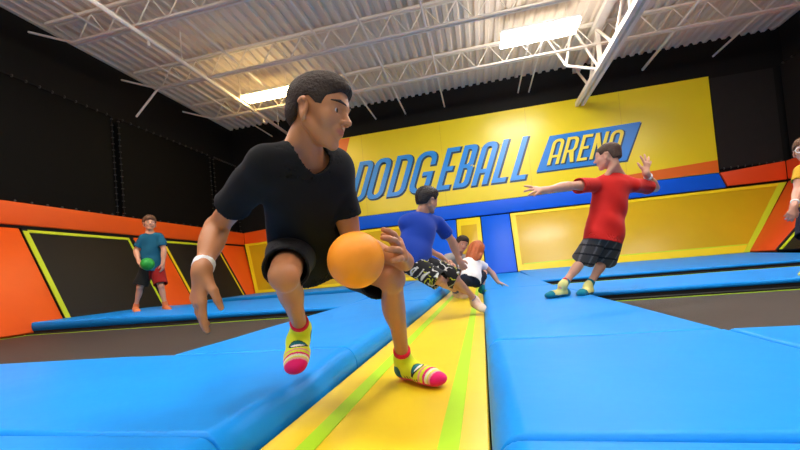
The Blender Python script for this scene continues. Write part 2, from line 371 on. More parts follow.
wall_pad(rwq(9.19, 8.50, 9.97, 8.50), 'red_orange', 'orange wall pad in the far right corner beside the big yellow panel', group=GO)
wall_tramp(rwq(8.47, 6.6), 'bed_black', [(0, .04, 0, 1, 'black'), (.05, .085, .0, .97, 'lime_wall'), (.085, .94, .955, .985, 'lime_wall'), (.915, .95, .0, .985, 'lime_wall')],
           'black sloping wall trampoline at the right edge of the photo')
wall_pad(rwq(6.57, 2.0), 'red_orange', 'orange wall pad outside the right edge of the photo', group=GO)
b = MB(); b.box((6.70, 1.0, 1.69), (6.90, 9.925, 2.10)); tag(b.build('wall_band', M['red_orange'], None, bevel=.02), 'orange padded band along the right side wall', 'wall pad')

# ------------------------------------------------------------------ far wall slope
def fw(xa, xb, xta=None, xtb=None, v0=0., v1=1.):
    xta = xa if xta is None else xta; xtb = xb if xtb is None else xtb
    q = [(xa, 9.2, .18), (xb, 9.2, .18), (xtb, 9.95, 1.64), (xta, 9.95, 1.64)]
    return [tuple(bil(q, 0, v0)), tuple(bil(q, 1, v0)), tuple(bil(q, 1, v1)), tuple(bil(q, 0, v1))]
wall_tramp(fw(-5.98, -1.26, -6.70, -1.26), 'yellow_bed', [(0, 1, 0, .05, 'yellow_edge'), (0, 1, .94, .985, 'yellow_edge'), (0, .02, .05, .94, 'yellow_edge'), (.975, 1, .05, .94, 'yellow_edge')],
           'yellow sloping wall trampoline behind the black-shirted boy')
GB = 'blue wall pads'
wall_pad(fw(-1.24, -.55), 'wall_blue', 'blue sloping wall pad left of the narrow yellow door pad', group=GB)
dr = empty('wall_pad', (-.23, 9.2, .2), 'narrow yellow door-like wall pad behind the red-haired girl', 'wall pad')
q = fw(-.53, .07); b = MB(); b.slab(q, qnormal(q), .06); b.build('pad', M['yellow_edge'], dr, bevel=.012)
q2 = [bil(q, .17, .12) + qnormal(q) * .012, bil(q, .83, .12) + qnormal(q) * .012, bil(q, .83, .87) + qnormal(q) * .012, bil(q, .17, .87) + qnormal(q) * .012]
b = MB(); b.slab(q2, qnormal(q), .02); o = b.build('inset', M['yellow_bed'], dr, bevel=.006); o['label'] = 'darker yellow centre'
wall_pad(fw(.09, .79), 'wall_blue', 'blue sloping wall pad between the yellow door pad and the big yellow panel', group=GB)
wall_tramp(fw(.81, 5.42, .81, 6.70), 'yellow_bed', [(0, .022, 0, .985, 'yellow_edge'), (.022, .973, 0, .10, 'yellow_edge'), (.022, .975, .945, .985, 'yellow_edge'), (.974, .998, .0, .985, 'lime_wall'), (.03, .972, .10, .118, 'lime_wall')],
           'big yellow sloping wall trampoline behind the red-shirted boy')
q = [(-5.5, 9.93, 1.665), (5.54, 9.93, 1.665), (5.42, 9.93, 2.01), (-5.5, 9.93, 2.01)]
b = MB(); b.slab(q, (0, -1, 0), .06); tag(b.build('wall_band', M['wall_blue'], None, bevel=.012), 'long blue band under the yellow banner', 'wall pad')
q = [(5.57, 9.93, 1.69), (6.698, 9.93, 1.69), (6.698, 9.93, 2.10), (5.45, 9.93, 2.01)]
b = MB(); b.slab(q, (0, -1, 0), .06); tag(b.build('wall_band', M['red_orange'], None, bevel=.012), 'short orange band right of the blue band under the banner', 'wall pad')
q = [(-6.69, 9.93, 1.60), (-5.52, 9.93, 1.665), (-5.52, 9.93, 2.01), (-6.69, 9.93, 1.95)]
b = MB(); b.slab(q, (0, -1, 0), .06); tag(b.build('wall_band', M['orange_vinyl'], None, bevel=.012), 'short orange band in the far left corner beyond the hanging arm', 'wall pad')

# ------------------------------------------------------------------ banner with its lettering
bn = empty('wall_banner', (1.0, 9.95, 2.03), 'large yellow printed banner reading DODGEBALL ARENA high on the far wall', 'banner')
b = MB(); b.box((-4.05, 9.955, 2.025), (5.44, 9.985, 4.245)); b.build('banner_sheet', M['banner_yellow'], bn)
for q in ([(1.33, 9.953, 2.03), (5.438, 9.953, 2.03), (5.438, 9.953, 2.31), (1.80, 9.953, 2.15)], [(-4.04, 9.953, 2.03), (-4.0, 9.953, 2.03), (-3.22, 9.953, 4.23), (-4.04, 9.953, 4.23)]):
    b = MB(); b.slab(q, (0, -1, 0), .004); o = b.build('printed_wedge', M['banner_orange'], bn); o['label'] = 'orange printed wedge'
for x in (-2.9, -.75, 1.4, 3.55):
    b = MB(); b.box((x, 9.952, 2.03), (x + .006, 9.956, 4.24)); b.build('seam', M['yellow_bed'], bn)
def rrect(x0, y0, x1, y1, rs, n=5):
    """rounded rectangle, radii (bl, br, tr, tl)"""
    pts = []
    for (cx, cy, r, a0) in ((x0, y0, rs[0], 180), (x1, y0, rs[1], 270), (x1, y1, rs[2], 0), (x0, y1, rs[3], 90)):
        sx = 1 if cx == x0 else -1; sy = 1 if cy == y0 else -1
        if r <= 1e-6: pts.append((cx, cy)); continue
        for i in range(n + 1):
            a = math.radians(a0 + 90 * i / n); pts.append((cx + sx * r + r * math.cos(a), cy + sy * r + r * math.sin(a)))
    return pts
def glyph(ch, w, h, s):
    """outline loops of a condensed sign letter in a w x h box with stroke s"""
    R = min(w, h) * .42; r = max(0, R - s * .7)
    if ch == 'D': return [rrect(0, 0, w, h, (0, R, R, 0)), rrect(s, s * .8, w - s, h - s * .8, (0, r, r, 0))]
    if ch == 'O': return [rrect(0, 0, w, h, (R,) * 4), rrect(s, s * .8, w - s, h - s * .8, (r,) * 4)]
    if ch == 'G':
        o = rrect(0, 0, w, h, (R, R, R, R)); i = rrect(s, s * .8, w - s, h - s * .8, (r, r, r, r))
        # open ring: outer run from the bar round to the upper terminal, inner run back
        out = [(w, h * .68)] + [(w, h - R)] + [p for p in rrect(0, 0, w, h, (0, 0, R, R))[2:]][0:0]
        top = rrect(0, 0, w, h, (R, R, R, R), 5)
        tr, tl, bl, br = top[12:18], top[18:24], top[0:6], top[6:12]
        itp = rrect(s, s * .8, w - s, h - s * .8, (r, r, r, r), 5)
        itr, itl, ibl, ibr = itp[12:18], itp[18:24], itp[0:6], itp[6:12]
        loop = [(w, h * .66)] + tr + tl + bl + br + [(w, h * .50), (w * .50, h * .50), (w * .50, h * .50 - s * .75), (w - s, h * .50 - s * .75)] + ibr[::-1] + ibl[::-1] + itl[::-1] + itr[::-1] + [(w - s, h * .66)]
        return [loop]
    if ch == 'E': return [[(0, 0), (w, 0), (w, s * .85), (s, s * .85), (s, h * .5 - s * .42), (w * .86, h * .5 - s * .42), (w * .86, h * .5 + s * .42), (s, h * .5 + s * .42), (s, h - s * .85), (w, h - s * .85), (w, h), (0, h)]]
    if ch == 'L': return [[(0, 0), (w, 0), (w, s * .85), (s, s * .85), (s, h), (0, h)]]
    if ch == 'B':
        q = R * .8; a = rrect(0, 0, w, h * .52, (0, q, q * .6, 0)); c = rrect(0, h * .48, w * .96, h, (0, q * .6, q, 0))
        outer = a[0:1] + a[1:7] + a[7:13] + c[1:7] + c[7:13] + c[13:]
        return [outer, rrect(s, s * .8, w - s, h * .5 - s * .35, (0, q * .5, q * .5, 0)), rrect(s, h * .5 + s * .35, w * .96 - s, h - s * .8, (0, q * .5, q * .5, 0))]
    if ch == 'A':
        top = rrect(0, 0, w, h, (0, 0, R, R))
        outer = [(0, 0), (s, 0), (s, h * .28), (w - s, h * .28), (w - s, 0), (w, 0)] + top[2:]
        return [outer, rrect(s, h * .28 + s * .75, w - s, h - s * .8, (0, 0, r, r))]
    if ch == 'R':
        q = R; top = rrect(0, 0, w, h, (0, 0, q, 0))
        outer = [(0, 0), (s, 0), (s, h * .40), (w * .42, h * .40), (w - s, 0), (w, 0), (w * .80, h * .42), (w, h * .55)] + top[2:]
        return [outer, rrect(s, h * .40 + s * .75, w - s, h - s * .8, (0, q * .5, q * .5, 0))]
    if ch == 'N': return [[(0, 0), (s, 0), (s, h * .62), (w - s * 1.05, 0), (w, 0), (w, h), (w - s, h), (w - s, h * .38), (s * 1.05, h), (0, h)]]
def letter(ch, x, z, w, h, s, shear, y, depth, m, parent, offset=0.0, name='letter'):
    cu = bpy.data.curves.new(name, 'CURVE'); cu.dimensions = '2D'; cu.fill_mode = 'BOTH'; cu.extrude = depth; cu.offset = offset
    for lp in glyph(ch, w, h, s):
        sp = cu.splines.new('POLY'); sp.points.add(len(lp) - 1); sp.use_cyclic_u = True
        for p, (a, c) in zip(sp.points, lp): p.co = (a + c * shear, c, 0, 1)
    tmp = bpy.data.objects.new('tmp', cu); COL.objects.link(tmp)
    dg = bpy.context.evaluated_depsgraph_get(); dg.update()
    me = bpy.data.meshes.new_from_object(tmp.evaluated_get(dg)); bpy.data.objects.remove(tmp)
    for v in me.vertices: v.co = Vector((x + v.co.x, y - v.co.z, z + v.co.y))
    me.materials.clear(); me.update()
    return link_mesh(name, me, M[m], parent)
ZL, HL = 2.455, 1.06
xs = (-3.40, -2.93, -2.34, -1.76, -1.00, -.555, -.085, .42, .885)
ws = (.42, .46, .47, .54, .34, .38, .40, .35, .36)
for ch, x, w in zip('DODGEBALL', xs, ws):
    ld = letter(ch, x + .022, ZL - .028, w, HL, .132, .39, 9.951, .003, 'letter_dark', bn, .022, 'letter_shadow')
    lt = letter(ch, x, ZL, w, HL, .13, .39, 9.943, .004, 'letter_blue', bn, .0, 'letter')
b = MB(); b.slab([(1.535, 9.949, 2.545), (3.60, 9.949, 2.54), (3.99, 9.949, 3.42), (1.93, 9.949, 3.41)], (0, -1, 0), .005)
b.build('plate_shadow', M['letter_dark'], bn)
b = MB(); b.slab([(1.535, 9.945, 2.585), (3.575, 9.945, 2.58), (3.965, 9.945, 3.445), (1.925, 9.945, 3.43)], (0, -1, 0), .006)
o = b.build('plate', M['plate_blue'], bn); o['label'] = 'blue slanted plate'
for ch, x, w in zip('ARENA', (1.79, 2.12, 2.47, 2.76, 3.11), (.27, .28, .23, .29, .28)):
    letter(ch, x + .02, 2.70, w, .615, .082, .36, 9.9385, .002, 'letter_dark', bn, .014, 'letter_shadow')
    letter(ch, x, 2.715, w, .61, .075, .36, 9.934, .002, 'letter_yellow', bn, .0, 'letter')

# ------------------------------------------------------------------ safety nets
def net(name, q, m, label, edges, rings=True):
    r = empty(name, tuple(Vector(q[0])), label, 'safety net', 'dark safety nets')
    n = qnormal(q); b = MB(); b.slab(q, n, .012); b.build('netting', M[m], r)
    for (u0, v0, u1, v1, cnt) in edges:
        a = bil(q, u0, v0) + n * .025; c = bil(q, u1, v1) + n * .025
        L = MB(); L.tube(a, c, .008, 6); L.build('lacing_cord', M['black'], r)
        p0 = a.lerp(c, .5 / cnt); L = MB(); L.ring(p0, (c - a), .020, .006, 8, 5); o = L.build('ring', M['ring'], r)
        for i in range(1, cnt):
            k_ = o.copy(); COL.objects.link(k_); k_.location = o.location + (a.lerp(c, (i + .5) / cnt) - p0)
    return r
for i, (ya, yb, lab) in enumerate(((3.4, 6.06, 'dark safety net panel on the left wall, nearest the camera'), (6.20, 8.80, 'dark safety net panel on the left wall, above the smaller black trampoline'), (8.94, 9.9, 'narrow dark safety net panel in the far left corner'))):
    net('safety_net', [(-6.80, ya, 1.97), (-6.80, yb, 1.97), (-6.80, yb, 3.93), (-6.80, ya, 3.93)], 'net', lab, [(0, 0, 0, 1, 16), (1, 0, 1, 1, 16), (0, 1, 1, 1, 14)])
net('safety_net', [(6.79, 9.9, 2.1), (6.79, 5.0, 2.1), (6.79, 5.0, 4.2), (6.79, 9.9, 4.2)], 'net_brown', 'dark brown safety net on the right wall', [(0, 0, 1, 0, 40), (0, 1, 1, 1, 20)])
net('safety_net', [(5.47, 9.97, 2.1), (6.7, 9.97, 2.1), (6.7, 9.97, 4.2), (5.47, 9.97, 4.2)], 'net_brown', 'narrow dark safety net right of the yellow banner', [(0, 0, 1, 0, 9)])
# ------------------------------------------------------------------ smooth body surfaces (distance fields turned into one mesh)
def V3(*a): return np.array(a if len(a) > 1 else a[0], dtype=np.float64)
def unit(a): a = V3(a); return a / np.linalg.norm(a)
class Field:
    def __init__(s): s.p = []
    def cap(s, a, b, ra, rb=None, k=.02, flat=None, op='u'):
        s.p.append(('c', V3(a), V3(b), ra, ra if rb is None else rb, k, flat, op)); return s
    def ell(s, c, ax, r, k=.02, op='u'):
        s.p.append(('e', V3(c), np.array([unit(x) for x in ax]), V3(r), 0, k, None, op)); return s
    def cut(s, c, n, k=.004):
        """remove everything on the side of n beyond c"""
        s.p.append(('h', V3(c), unit(n), 0, 0, k, None, 's')); return s
    def cutball(s, c, n, R, k=.004):
        """plane cut that only acts within R of c (trims one sleeve, one trouser leg)"""
        s.p.append(('hb', V3(c), unit(n), R, 0, k, None, 's')); return s
    def bounds(s):
        lo = np.full(3, 1e9); hi = -lo
        for q in s.p:
            if q[7] != 'u': continue
            if q[0] == 'c':
                r = max(q[3], q[4]); pts = (q[1] - r, q[1] + r, q[2] - r, q[2] + r)
            else:
                r = q[3].max(); pts = (q[1] - r, q[1] + r)
            for t in pts: lo = np.minimum(lo, t); hi = np.maximum(hi, t)
        return lo - .02, hi + .02
    def dist(s, q, X, Y, Z):
        if q[0] == 'c':
            a, b, ra, rb, fl = q[1], q[2], q[3], q[4], q[6]
            d = b - a; L2 = max(1e-12, d @ d)
            px, py, pz = X - a[0], Y - a[1], Z - a[2]
            t = np.clip((px * d[0] + py * d[1] + pz * d[2]) / L2, 0, 1)
            px = px - t * d[0]; py = py - t * d[1]; pz = pz - t * d[2]
            if fl is not None:
                n, sc = fl; n = unit(n)
                m = (px * n[0] + py * n[1] + pz * n[2]) * (1 / sc - 1)
                px = px + m * n[0]; py = py + m * n[1]; pz = pz + m * n[2]
                return (np.sqrt(px * px + py * py + pz * pz) - (ra + (rb - ra) * t)) * min(1, sc + .15)
            return np.sqrt(px * px + py * py + pz * pz) - (ra + (rb - ra) * t)
        if q[0] == 'e':
            c, ax, r = q[1], q[2], q[3]
            px, py, pz = X - c[0], Y - c[1], Z - c[2]
            u = [(px * ax[i][0] + py * ax[i][1] + pz * ax[i][2]) for i in range(3)]
            k0 = np.sqrt(sum((u[i] / r[i]) ** 2 for i in range(3))); k1 = np.sqrt(sum((u[i] / r[i] ** 2) ** 2 for i in range(3))) + 1e-9
            return k0 * (k0 - 1) / k1
        c, n = q[1], q[2]
        h = -((X - c[0]) * n[0] + (Y - c[1]) * n[1] + (Z - c[2]) * n[2])
        if q[0] == 'hb':
            h = np.maximum(h, np.sqrt((X - c[0]) ** 2 + (Y - c[1]) ** 2 + (Z - c[2]) ** 2) - q[3])
        return h
    def eval(s, lo, n, h):
        F = np.full(n, .25, dtype=np.float32)
        ax = [(lo[i] + h * np.arange(n[i])).astype(np.float32) for i in range(3)]
        for q in s.p:
            k = q[5]; mg = k + 3 * h + .004
            if q[0] == 'c':
                r = max(q[3], q[4]) + mg; a = np.minimum(q[1], q[2]) - r; b = np.maximum(q[1], q[2]) + r
            elif q[0] == 'e': r = q[3].max() + mg; a = q[1] - r; b = q[1] + r
            elif q[0] == 'hb': r = q[3] + mg; a = q[1] - r; b = q[1] + r
            else: a = lo; b = lo + h * np.array(n)
            i0 = np.clip(np.floor((a - lo) / h).astype(int), 0, np.array(n)); i1 = np.clip(np.ceil((b - lo) / h).astype(int) + 1, 0, np.array(n))
            if (i1 <= i0).any(): continue
            sl = tuple(slice(i0[i], i1[i]) for i in range(3))
            X = ax[0][sl[0]][:, None, None]; Y = ax[1][sl[1]][None, :, None]; Z = ax[2][sl[2]][None, None, :]
            d = s.dist(q, X, Y, Z).astype(np.float32); f = F[sl]
            if q[7] == 'u':
                t = np.clip(.5 + .5 * (f - d) / k, 0, 1); F[sl] = f * (1 - t) + d * t - k * t * (1 - t)
            else:
                d = -d; t = np.clip(.5 - .5 * (f - d) / k, 0, 1); F[sl] = f * (1 - t) + d * t + k * t * (1 - t)
        return F, ax

def nets(F, lo, h):
    S = F < 0
    def corner(A, c): return A[c[0]:A.shape[0] - 1 + c[0], c[1]:A.shape[1] - 1 + c[1], c[2]:A.shape[2] - 1 + c[2]]
    cs = [(i, j, k) for i in (0, 1) for j in (0, 1) for k in (0, 1)]
    cnt = sum(corner(S, c).astype(np.int8) for c in cs)
    mask = (cnt > 0) & (cnt < 8)
    I = np.argwhere(mask)
    idx = np.full(mask.shape, -1, dtype=np.int64); idx[mask] = np.arange(len(I))
    vals = np.stack([corner(F, c)[mask] for c in cs], 1).astype(np.float64)
    acc = np.zeros((len(I), 3)); num = np.zeros(len(I))
    for a in range(8):
        for b_ in range(a + 1, 8):
            da = np.array(cs[b_]) - np.array(cs[a])
            if np.abs(da).sum() != 1: continue
            va, vb = vals[:, a], vals[:, b_]; cr = (va < 0) != (vb < 0)
            t = np.where(cr, va / np.where(cr, va - vb, 1), 0)
            p = np.array(cs[a])[None] + t[:, None] * da[None]
            acc += p * cr[:, None]; num += cr
    P = (I + acc / num[:, None]) * h + lo
    Q = []
    for axis in range(3):
        o1, o2 = [(1, 2), (2, 0), (0, 1)][axis]
        sA = [slice(None)] * 3; sB = [slice(None)] * 3
        sA[axis] = slice(0, -1); sB[axis] = slice(1, None)
        a = S[tuple(sA)]; c = S[tuple(sB)]
        E = np.argwhere(a != c); 
        if not len(E): continue
        ok = (E[:, o1] > 0) & (E[:, o2] > 0) & (E[:, o1] < F.shape[o1] - 1) & (E[:, o2] < F.shape[o2] - 1)
        E = E[ok]; inside = a[tuple(E.T)]
        def cell(d1, d2):
            e = E.copy(); e[:, o1] -= d1; e[:, o2] -= d2; return idx[tuple(e.T)]
        q = np.stack([cell(1, 1), cell(0, 1), cell(0, 0), cell(1, 0)], 1)
        q[~inside] = q[~inside][:, ::-1]; Q.append(q)
    return P, np.concatenate(Q)

def smin(a, b, k):
    t = np.clip(.5 + .5 * (a - b) / k, 0, 1); return a * (1 - t) + b * t - k * t * (1 - t)
def relax(P, Q, it):
    e = np.concatenate([Q[:, [0, 1]], Q[:, [1, 2]], Q[:, [2, 3]], Q[:, [3, 0]]]); e = np.concatenate([e, e[:, ::-1]])
    cnt = np.bincount(e[:, 0], minlength=len(P)).astype(float); cnt[cnt == 0] = 1
    for i in range(it):
        for lam in (.5, -.52) if it > 2 else (.5,):
            S = np.stack([np.bincount(e[:, 0], weights=P[e[:, 1], j], minlength=len(P)) for j in range(3)], 1) / cnt[:, None]
            P = P + lam * (S - P)
    return P
def sample(F, G):
    n = np.array(F.shape) - 2; i = np.clip(np.floor(G).astype(int), 0, n); t = np.clip(G - i, 0, 1); r = 0
    for a in (0, 1):
        for b_ in (0, 1):
            for c in (0, 1):
                w_ = (t[:, 0] if a else 1 - t[:, 0]) * (t[:, 1] if b_ else 1 - t[:, 1]) * (t[:, 2] if c else 1 - t[:, 2])
                r = r + w_ * F[i[:, 0] + a, i[:, 1] + b_, i[:, 2] + c]
    return r
def settle(P, F, lo, h, it=2):
    """pull the vertices back onto the surface so that no grid steps show"""
    for _ in range(it):
        G = (P - lo) / h; v = sample(F, G); g = np.zeros_like(P)
        for j in range(3):
            d = np.zeros(3); d[j] = 1.0; g[:, j] = (sample(F, G + d) - sample(F, G - d)) / (2 * h)
        g2 = (g * g).sum(1); st = np.where(g2 > .05, -v / np.maximum(g2, .05), 0); mv = g * st[:, None]
        ln = np.linalg.norm(mv, axis=1); mv *= np.minimum(1, .6 * h / np.maximum(ln, 1e-9))[:, None]; P = P + mv
    return P
def cloth(name, f, tubes, cuts, h, m, parent, amp, freq, dirs, seed, th, color=None, k=.016):
    """garment: a body shape plus tubes (sleeves, legs) that each end in an open hem"""
    bs = [f.bounds()] + [t[0].bounds() for t in tubes]
    lo = np.min([b[0] for b in bs], 0) - h * 2; hi = np.max([b[1] for b in bs], 0)
    n = tuple(int(x) for x in np.ceil((hi + h * 2 - lo) / h) + 1)
    F, ax = f.eval(lo, n, h); zero = np.zeros((1, 1, 1), dtype=np.float32)
    D = -folds(amp, freq, dirs, seed)(np.zeros(n, dtype=np.float32), ax)
    F = F - D; I = F.copy(); V = []; X = ax[0][:, None, None]; Y = ax[1][None, :, None]; Z = ax[2][None, None, :]
    for tf, c, nn in tubes:
        T = tf.eval(lo, n, h)[0] - D; nn = unit(nn); pl = (X - c[0]) * nn[0] + (Y - c[1]) * nn[1] + (Z - c[2]) * nn[2]
        F = smin(F, np.maximum(T, pl), k); V.append(np.maximum(T + th, -pl - .07))
    for c, nn, R_ in cuts:
        nn = unit(nn); V.append(np.maximum(I + th, -((X - c[0]) * nn[0] + (Y - c[1]) * nn[1] + (Z - c[2]) * nn[2]) - (.05 if R_ is None else .02)))
    for v in V: F = np.maximum(F, -v)                    # hollow only near the openings
    F = folds(0, 1, [], cuts=cuts)(F, ax)
    return surface(name, None, h, m, parent, None, color, (F.astype(np.float32), lo), 4)
def surface(name, fld, h, m, parent, post=None, color=None, ready=None, smooth=3):
    if ready: F, lo = ready
    else:
        lo, hi = fld.bounds(); lo = lo - h * 2; n = tuple(int(x) for x in np.ceil((hi + h * 2 - lo) / h) + 1)
        F, ax = fld.eval(lo, n, h)
        if post is not None: F = post(F, ax)
    P, Q = nets(F, lo, h); P = relax(P, Q, smooth); P = settle(P, F, lo, h)
    me = bpy.data.meshes.new(name)
    me.vertices.add(len(P)); me.vertices.foreach_set('co', P.astype(np.float32).ravel())
    me.loops.add(Q.size); me.loops.foreach_set('vertex_index', Q.astype(np.int32).ravel())
    me.polygons.add(len(Q)); me.polygons.foreach_set('loop_start', np.arange(0, Q.size, 4, dtype=np.int32))
    me.polygons.foreach_set('use_smooth', np.ones(len(Q), dtype=bool))
    me.update(calc_edges=True); me.validate()
    if color is not None:
        c = np.ones((len(P), 4), dtype=np.float32); c[:, :3] = color(P)
        at = me.color_attributes.new('Col', 'FLOAT_COLOR', 'POINT'); at.data.foreach_set('color', c.ravel())
    return link_mesh(name, me, m, parent)

# ------------------------------------------------------------------ anatomy
class Head:
    """local head axes: F forward, U up, R to the person's right; size = chin-to-crown height"""
    def __init__(s, c, F, U, size):
        s.c = V3(c); s.F = unit(F); U = V3(U); s.U = unit(U - s.F * (U @ s.F)); s.R = np.cross(s.F, s.U); s.h = size; s.ax = (s.R, s.F, s.U)
    def P(s, x, y, z): return s.c + (s.R * x + s.F * y + s.U * z) * s.h
    def L(s, P): d = P - s.c; return np.stack([d @ s.R, d @ s.F, d @ s.U], 1) / s.h
    def e(s, f, c, r, k=.04, op='u', tilt=None):
        f.ell(s.P(*c), s.ax, V3(r) * s.h, k * s.h, op)
    def cp(s, f, a, b, ra, rb=None, k=.04, op='u'):
        f.cap(s.P(*a), s.P(*b), ra * s.h, (ra if rb is None else rb) * s.h, k * s.h, None, op)
    def skin(s, f, smile=0.0):
        s.e(f, (0, -.05, .14), (.335, .42, .35), .05)
        s.e(f, (0, .12, .06), (.29, .31, .34), .06)
        s.e(f, (0, .16, -.16), (.235, .235, .30), .06)
        for q in (-1, 1):
            s.cp(f, (q * .225, .0, -.22), (q * .07, .27, -.40), .075, .07, .07)
            s.e(f, (q * .165, .25, -.12), (.12, .10, .12), .06)
            s.cp(f, (q * .05, .385, .085), (q * .21, .30, .075), .045, .03, .05)
        s.cp(f, (-.04, .30, -.41), (.04, .30, -.41), .075, None, .05)
        for q in (-1, 1):
            s.e(f, (q * .145, .415, .005), (.085, .075, .05), .04, 's')
            s.e(f, (q * .145, .300, .0), (.086, .083, .075), .012)
            s.e(f, (q * .148, .40, -.002), (.060, .06, .025), .006, 's')
        s.cp(f, (0, .385, .05), (0, .480, -.095), .032, .044, .035)
        s.e(f, (0, .495, -.110), (.042, .046, .040), .02)
        for q in (-1, 1):
            s.e(f, (q * .052, .435, -.122), (.036, .048, .034), .02)
            s.e(f, (q * .03, .465, -.150), (.016, .022, .014), .01, 's')
        s.e(f, (0, .365, -.245), (.125, .055, .075), .05)
        for q in (-1, 1):
            s.cp(f, (0, .420, -.218), (q * .095, .375, -.235 + .02 * smile), .024, .012, .02)
            s.cp(f, (0, .415, -.270), (q * .085, .375, -.248 + .02 * smile), .028, .014, .02)
            s.cp(f, (0, .450, -.243), (q * .10, .395, -.243 + .03 * smile), .007, .007, .012, 's')
        s.e(f, (0, .435, -.315), (.07, .03, .02), .03, 's')
        for q in (-1, 1):
            s.ear(f, q)
    def ear(s, f, q):
        c = s.P(q * .325, .0, -.085); out = unit(s.R * q * .93 - s.F * .38); up = unit(s.U - s.F * .2); fw_ = np.cross(up, out)
        h = s.h
        f.ell(c + out * .02 * h, (out, fw_, up), V3(.034, .080, .130) * h, .02 * h)
        f.ell(c + out * .05 * h + up * .10 * h, (out, fw_, up), V3(.026, .085, .055) * h, .02 * h)
        f.ell(c + out * .06 * h + up * .02 * h + fw_ * .012 * h * (1 if (fw_ @ s.F) > 0 else -1), (out, fw_, up), V3(.030, .048, .085) * h, .015 * h, 's')
        f.ell(c + out * .02 * h - up * .12 * h, (out, fw_, up), V3(.03, .045, .045) * h, .02 * h)
    def eyes(s, parent, iris=(.05, .025, .012), look=(0, 0)):
        for q in (-1, 1):
            c = s.P(q * .146, .300, .0); r = .074 * s.h
            bm = bmesh.new(); bmesh.ops.create_uvsphere(bm, u_segments=20, v_segments=14, radius=r)
            g = unit(s.F + s.R * look[0] + s.U * look[1] + s.R * q * .05); z = Vector(g)
            rot = z.to_track_quat('Z', 'Y').to_matrix().to_4x4()
            bmesh.ops.transform(bm, matrix=Matrix.Translation(Vector(c)) @ rot, verts=bm.verts)
            me = bpy.data.meshes.new('eye'); bm.to_mesh(me); bm.free()
            o = link_mesh('eye', me, [M['eye_white'], mat('iris', iris, .15), M['pupil']], parent, True)
            for p in me.polygons:
                a = (V3(p.center) - c) @ g / np.linalg.norm(V3(p.center) - c)
                p.material_index = 2 if a > .97 else (1 if a > .86 else 0)
    def lips(s, P, base, lip):
        l = s.L(P); d = ((l[:, 0] / .105) ** 2 + ((l[:, 2] + .244) / .042) ** 2)
        w = np.clip(1.4 - d, 0, 1) * (l[:, 1] > .33)
        return base * (1 - w[:, None]) + np.array(lip)[None] * w[:, None]
    def brows(s, m, parent, hh):
        for q in (-1, 1):
            f = Field()
            s.cp(f, (q * .05, .424, .108), (q * .15, .390, .122), .019, .020, .01); s.cp(f, (q * .15, .390, .122), (q * .245, .312, .096), .020, .012, .01)
            surface('eyebrow', f, hh, m, parent)
    def buzz(s, m, parent, hh, thick=.035, line=(.40, .30), nape=(-.40, -.22), top=0.0, rough=.010, flow=None):
        """short hair cap ending at a hairline from the forehead to the nape, cut out around the ears"""
        f = Field()
        s.e(f, (0, -.05, .14), (.335 + thick, .42 + thick, .35 + thick), .03)
        s.e(f, (0, .12, .06), (.29 + thick * .8, .31 + thick * .6, .34 + thick), .05)
        s.e(f, (0, -.16, -.06), (.28 + thick * .6, .30 + thick * .6, .26), .06)
        if top: s.e(f, (0, .06, .30), (.27 + thick, .36 + thick, .22 + top), .06)
        n = V3(0, nape[1] - line[1], line[0] - nape[0])          # in (R,F,U): down-forward side is removed
        nn = s.F * (-(nape[1] - line[1])) * 1.0 + s.U * (-(line[0] - nape[0])); nn = unit(nn)
        d = s.F * (line[0] - nape[0]) + s.U * (line[1] - nape[1]); dn = unit(np.cross(s.R, d)); 
        if dn @ s.U > 0: dn = -dn
        mid = s.P(0, (line[0] + nape[0]) / 2, (line[1] + nape[1]) / 2)
        def post(F, ax):
            X = ax[0][:, None, None]; Y = ax[1][None, :, None]; Z = ax[2][None, None, :]
            dx, dy, dz = X - s.c[0], Y - s.c[1], Z - s.c[2]
            lx = (dx * s.R[0] + dy * s.R[1] + dz * s.R[2]) / s.h; ly = (dx * s.F[0] + dy * s.F[1] + dz * s.F[2]) / s.h; lz = (dx * s.U[0] + dy * s.U[1] + dz * s.U[2]) / s.h
            # hairline height as a function of the fore-aft position
            ys = np.array([-.6, -.40, -.20, -.10, .02, .12, .20, .24, .32, .36, .44, .60]); b = line[1]
            zs = np.array([nape[1] - .03, nape[1], -.20, .06, .10, .02, .02, .14, .20, b - .06, b, b + .1])
            zl = np.interp(ly, ys, zs)
            cutd = (zl - lz) * s.h * .7
            wv = np.sin(lx * 70 + 9 * lz) * np.sin(ly * 63 - 12 * lx) + np.sin(lz * 80 + 14 * ly) * .6
            return np.maximum(F - wv * rough * s.h, cutd).astype(np.float32)
        return surface('hair', f, hh, m, parent, post)

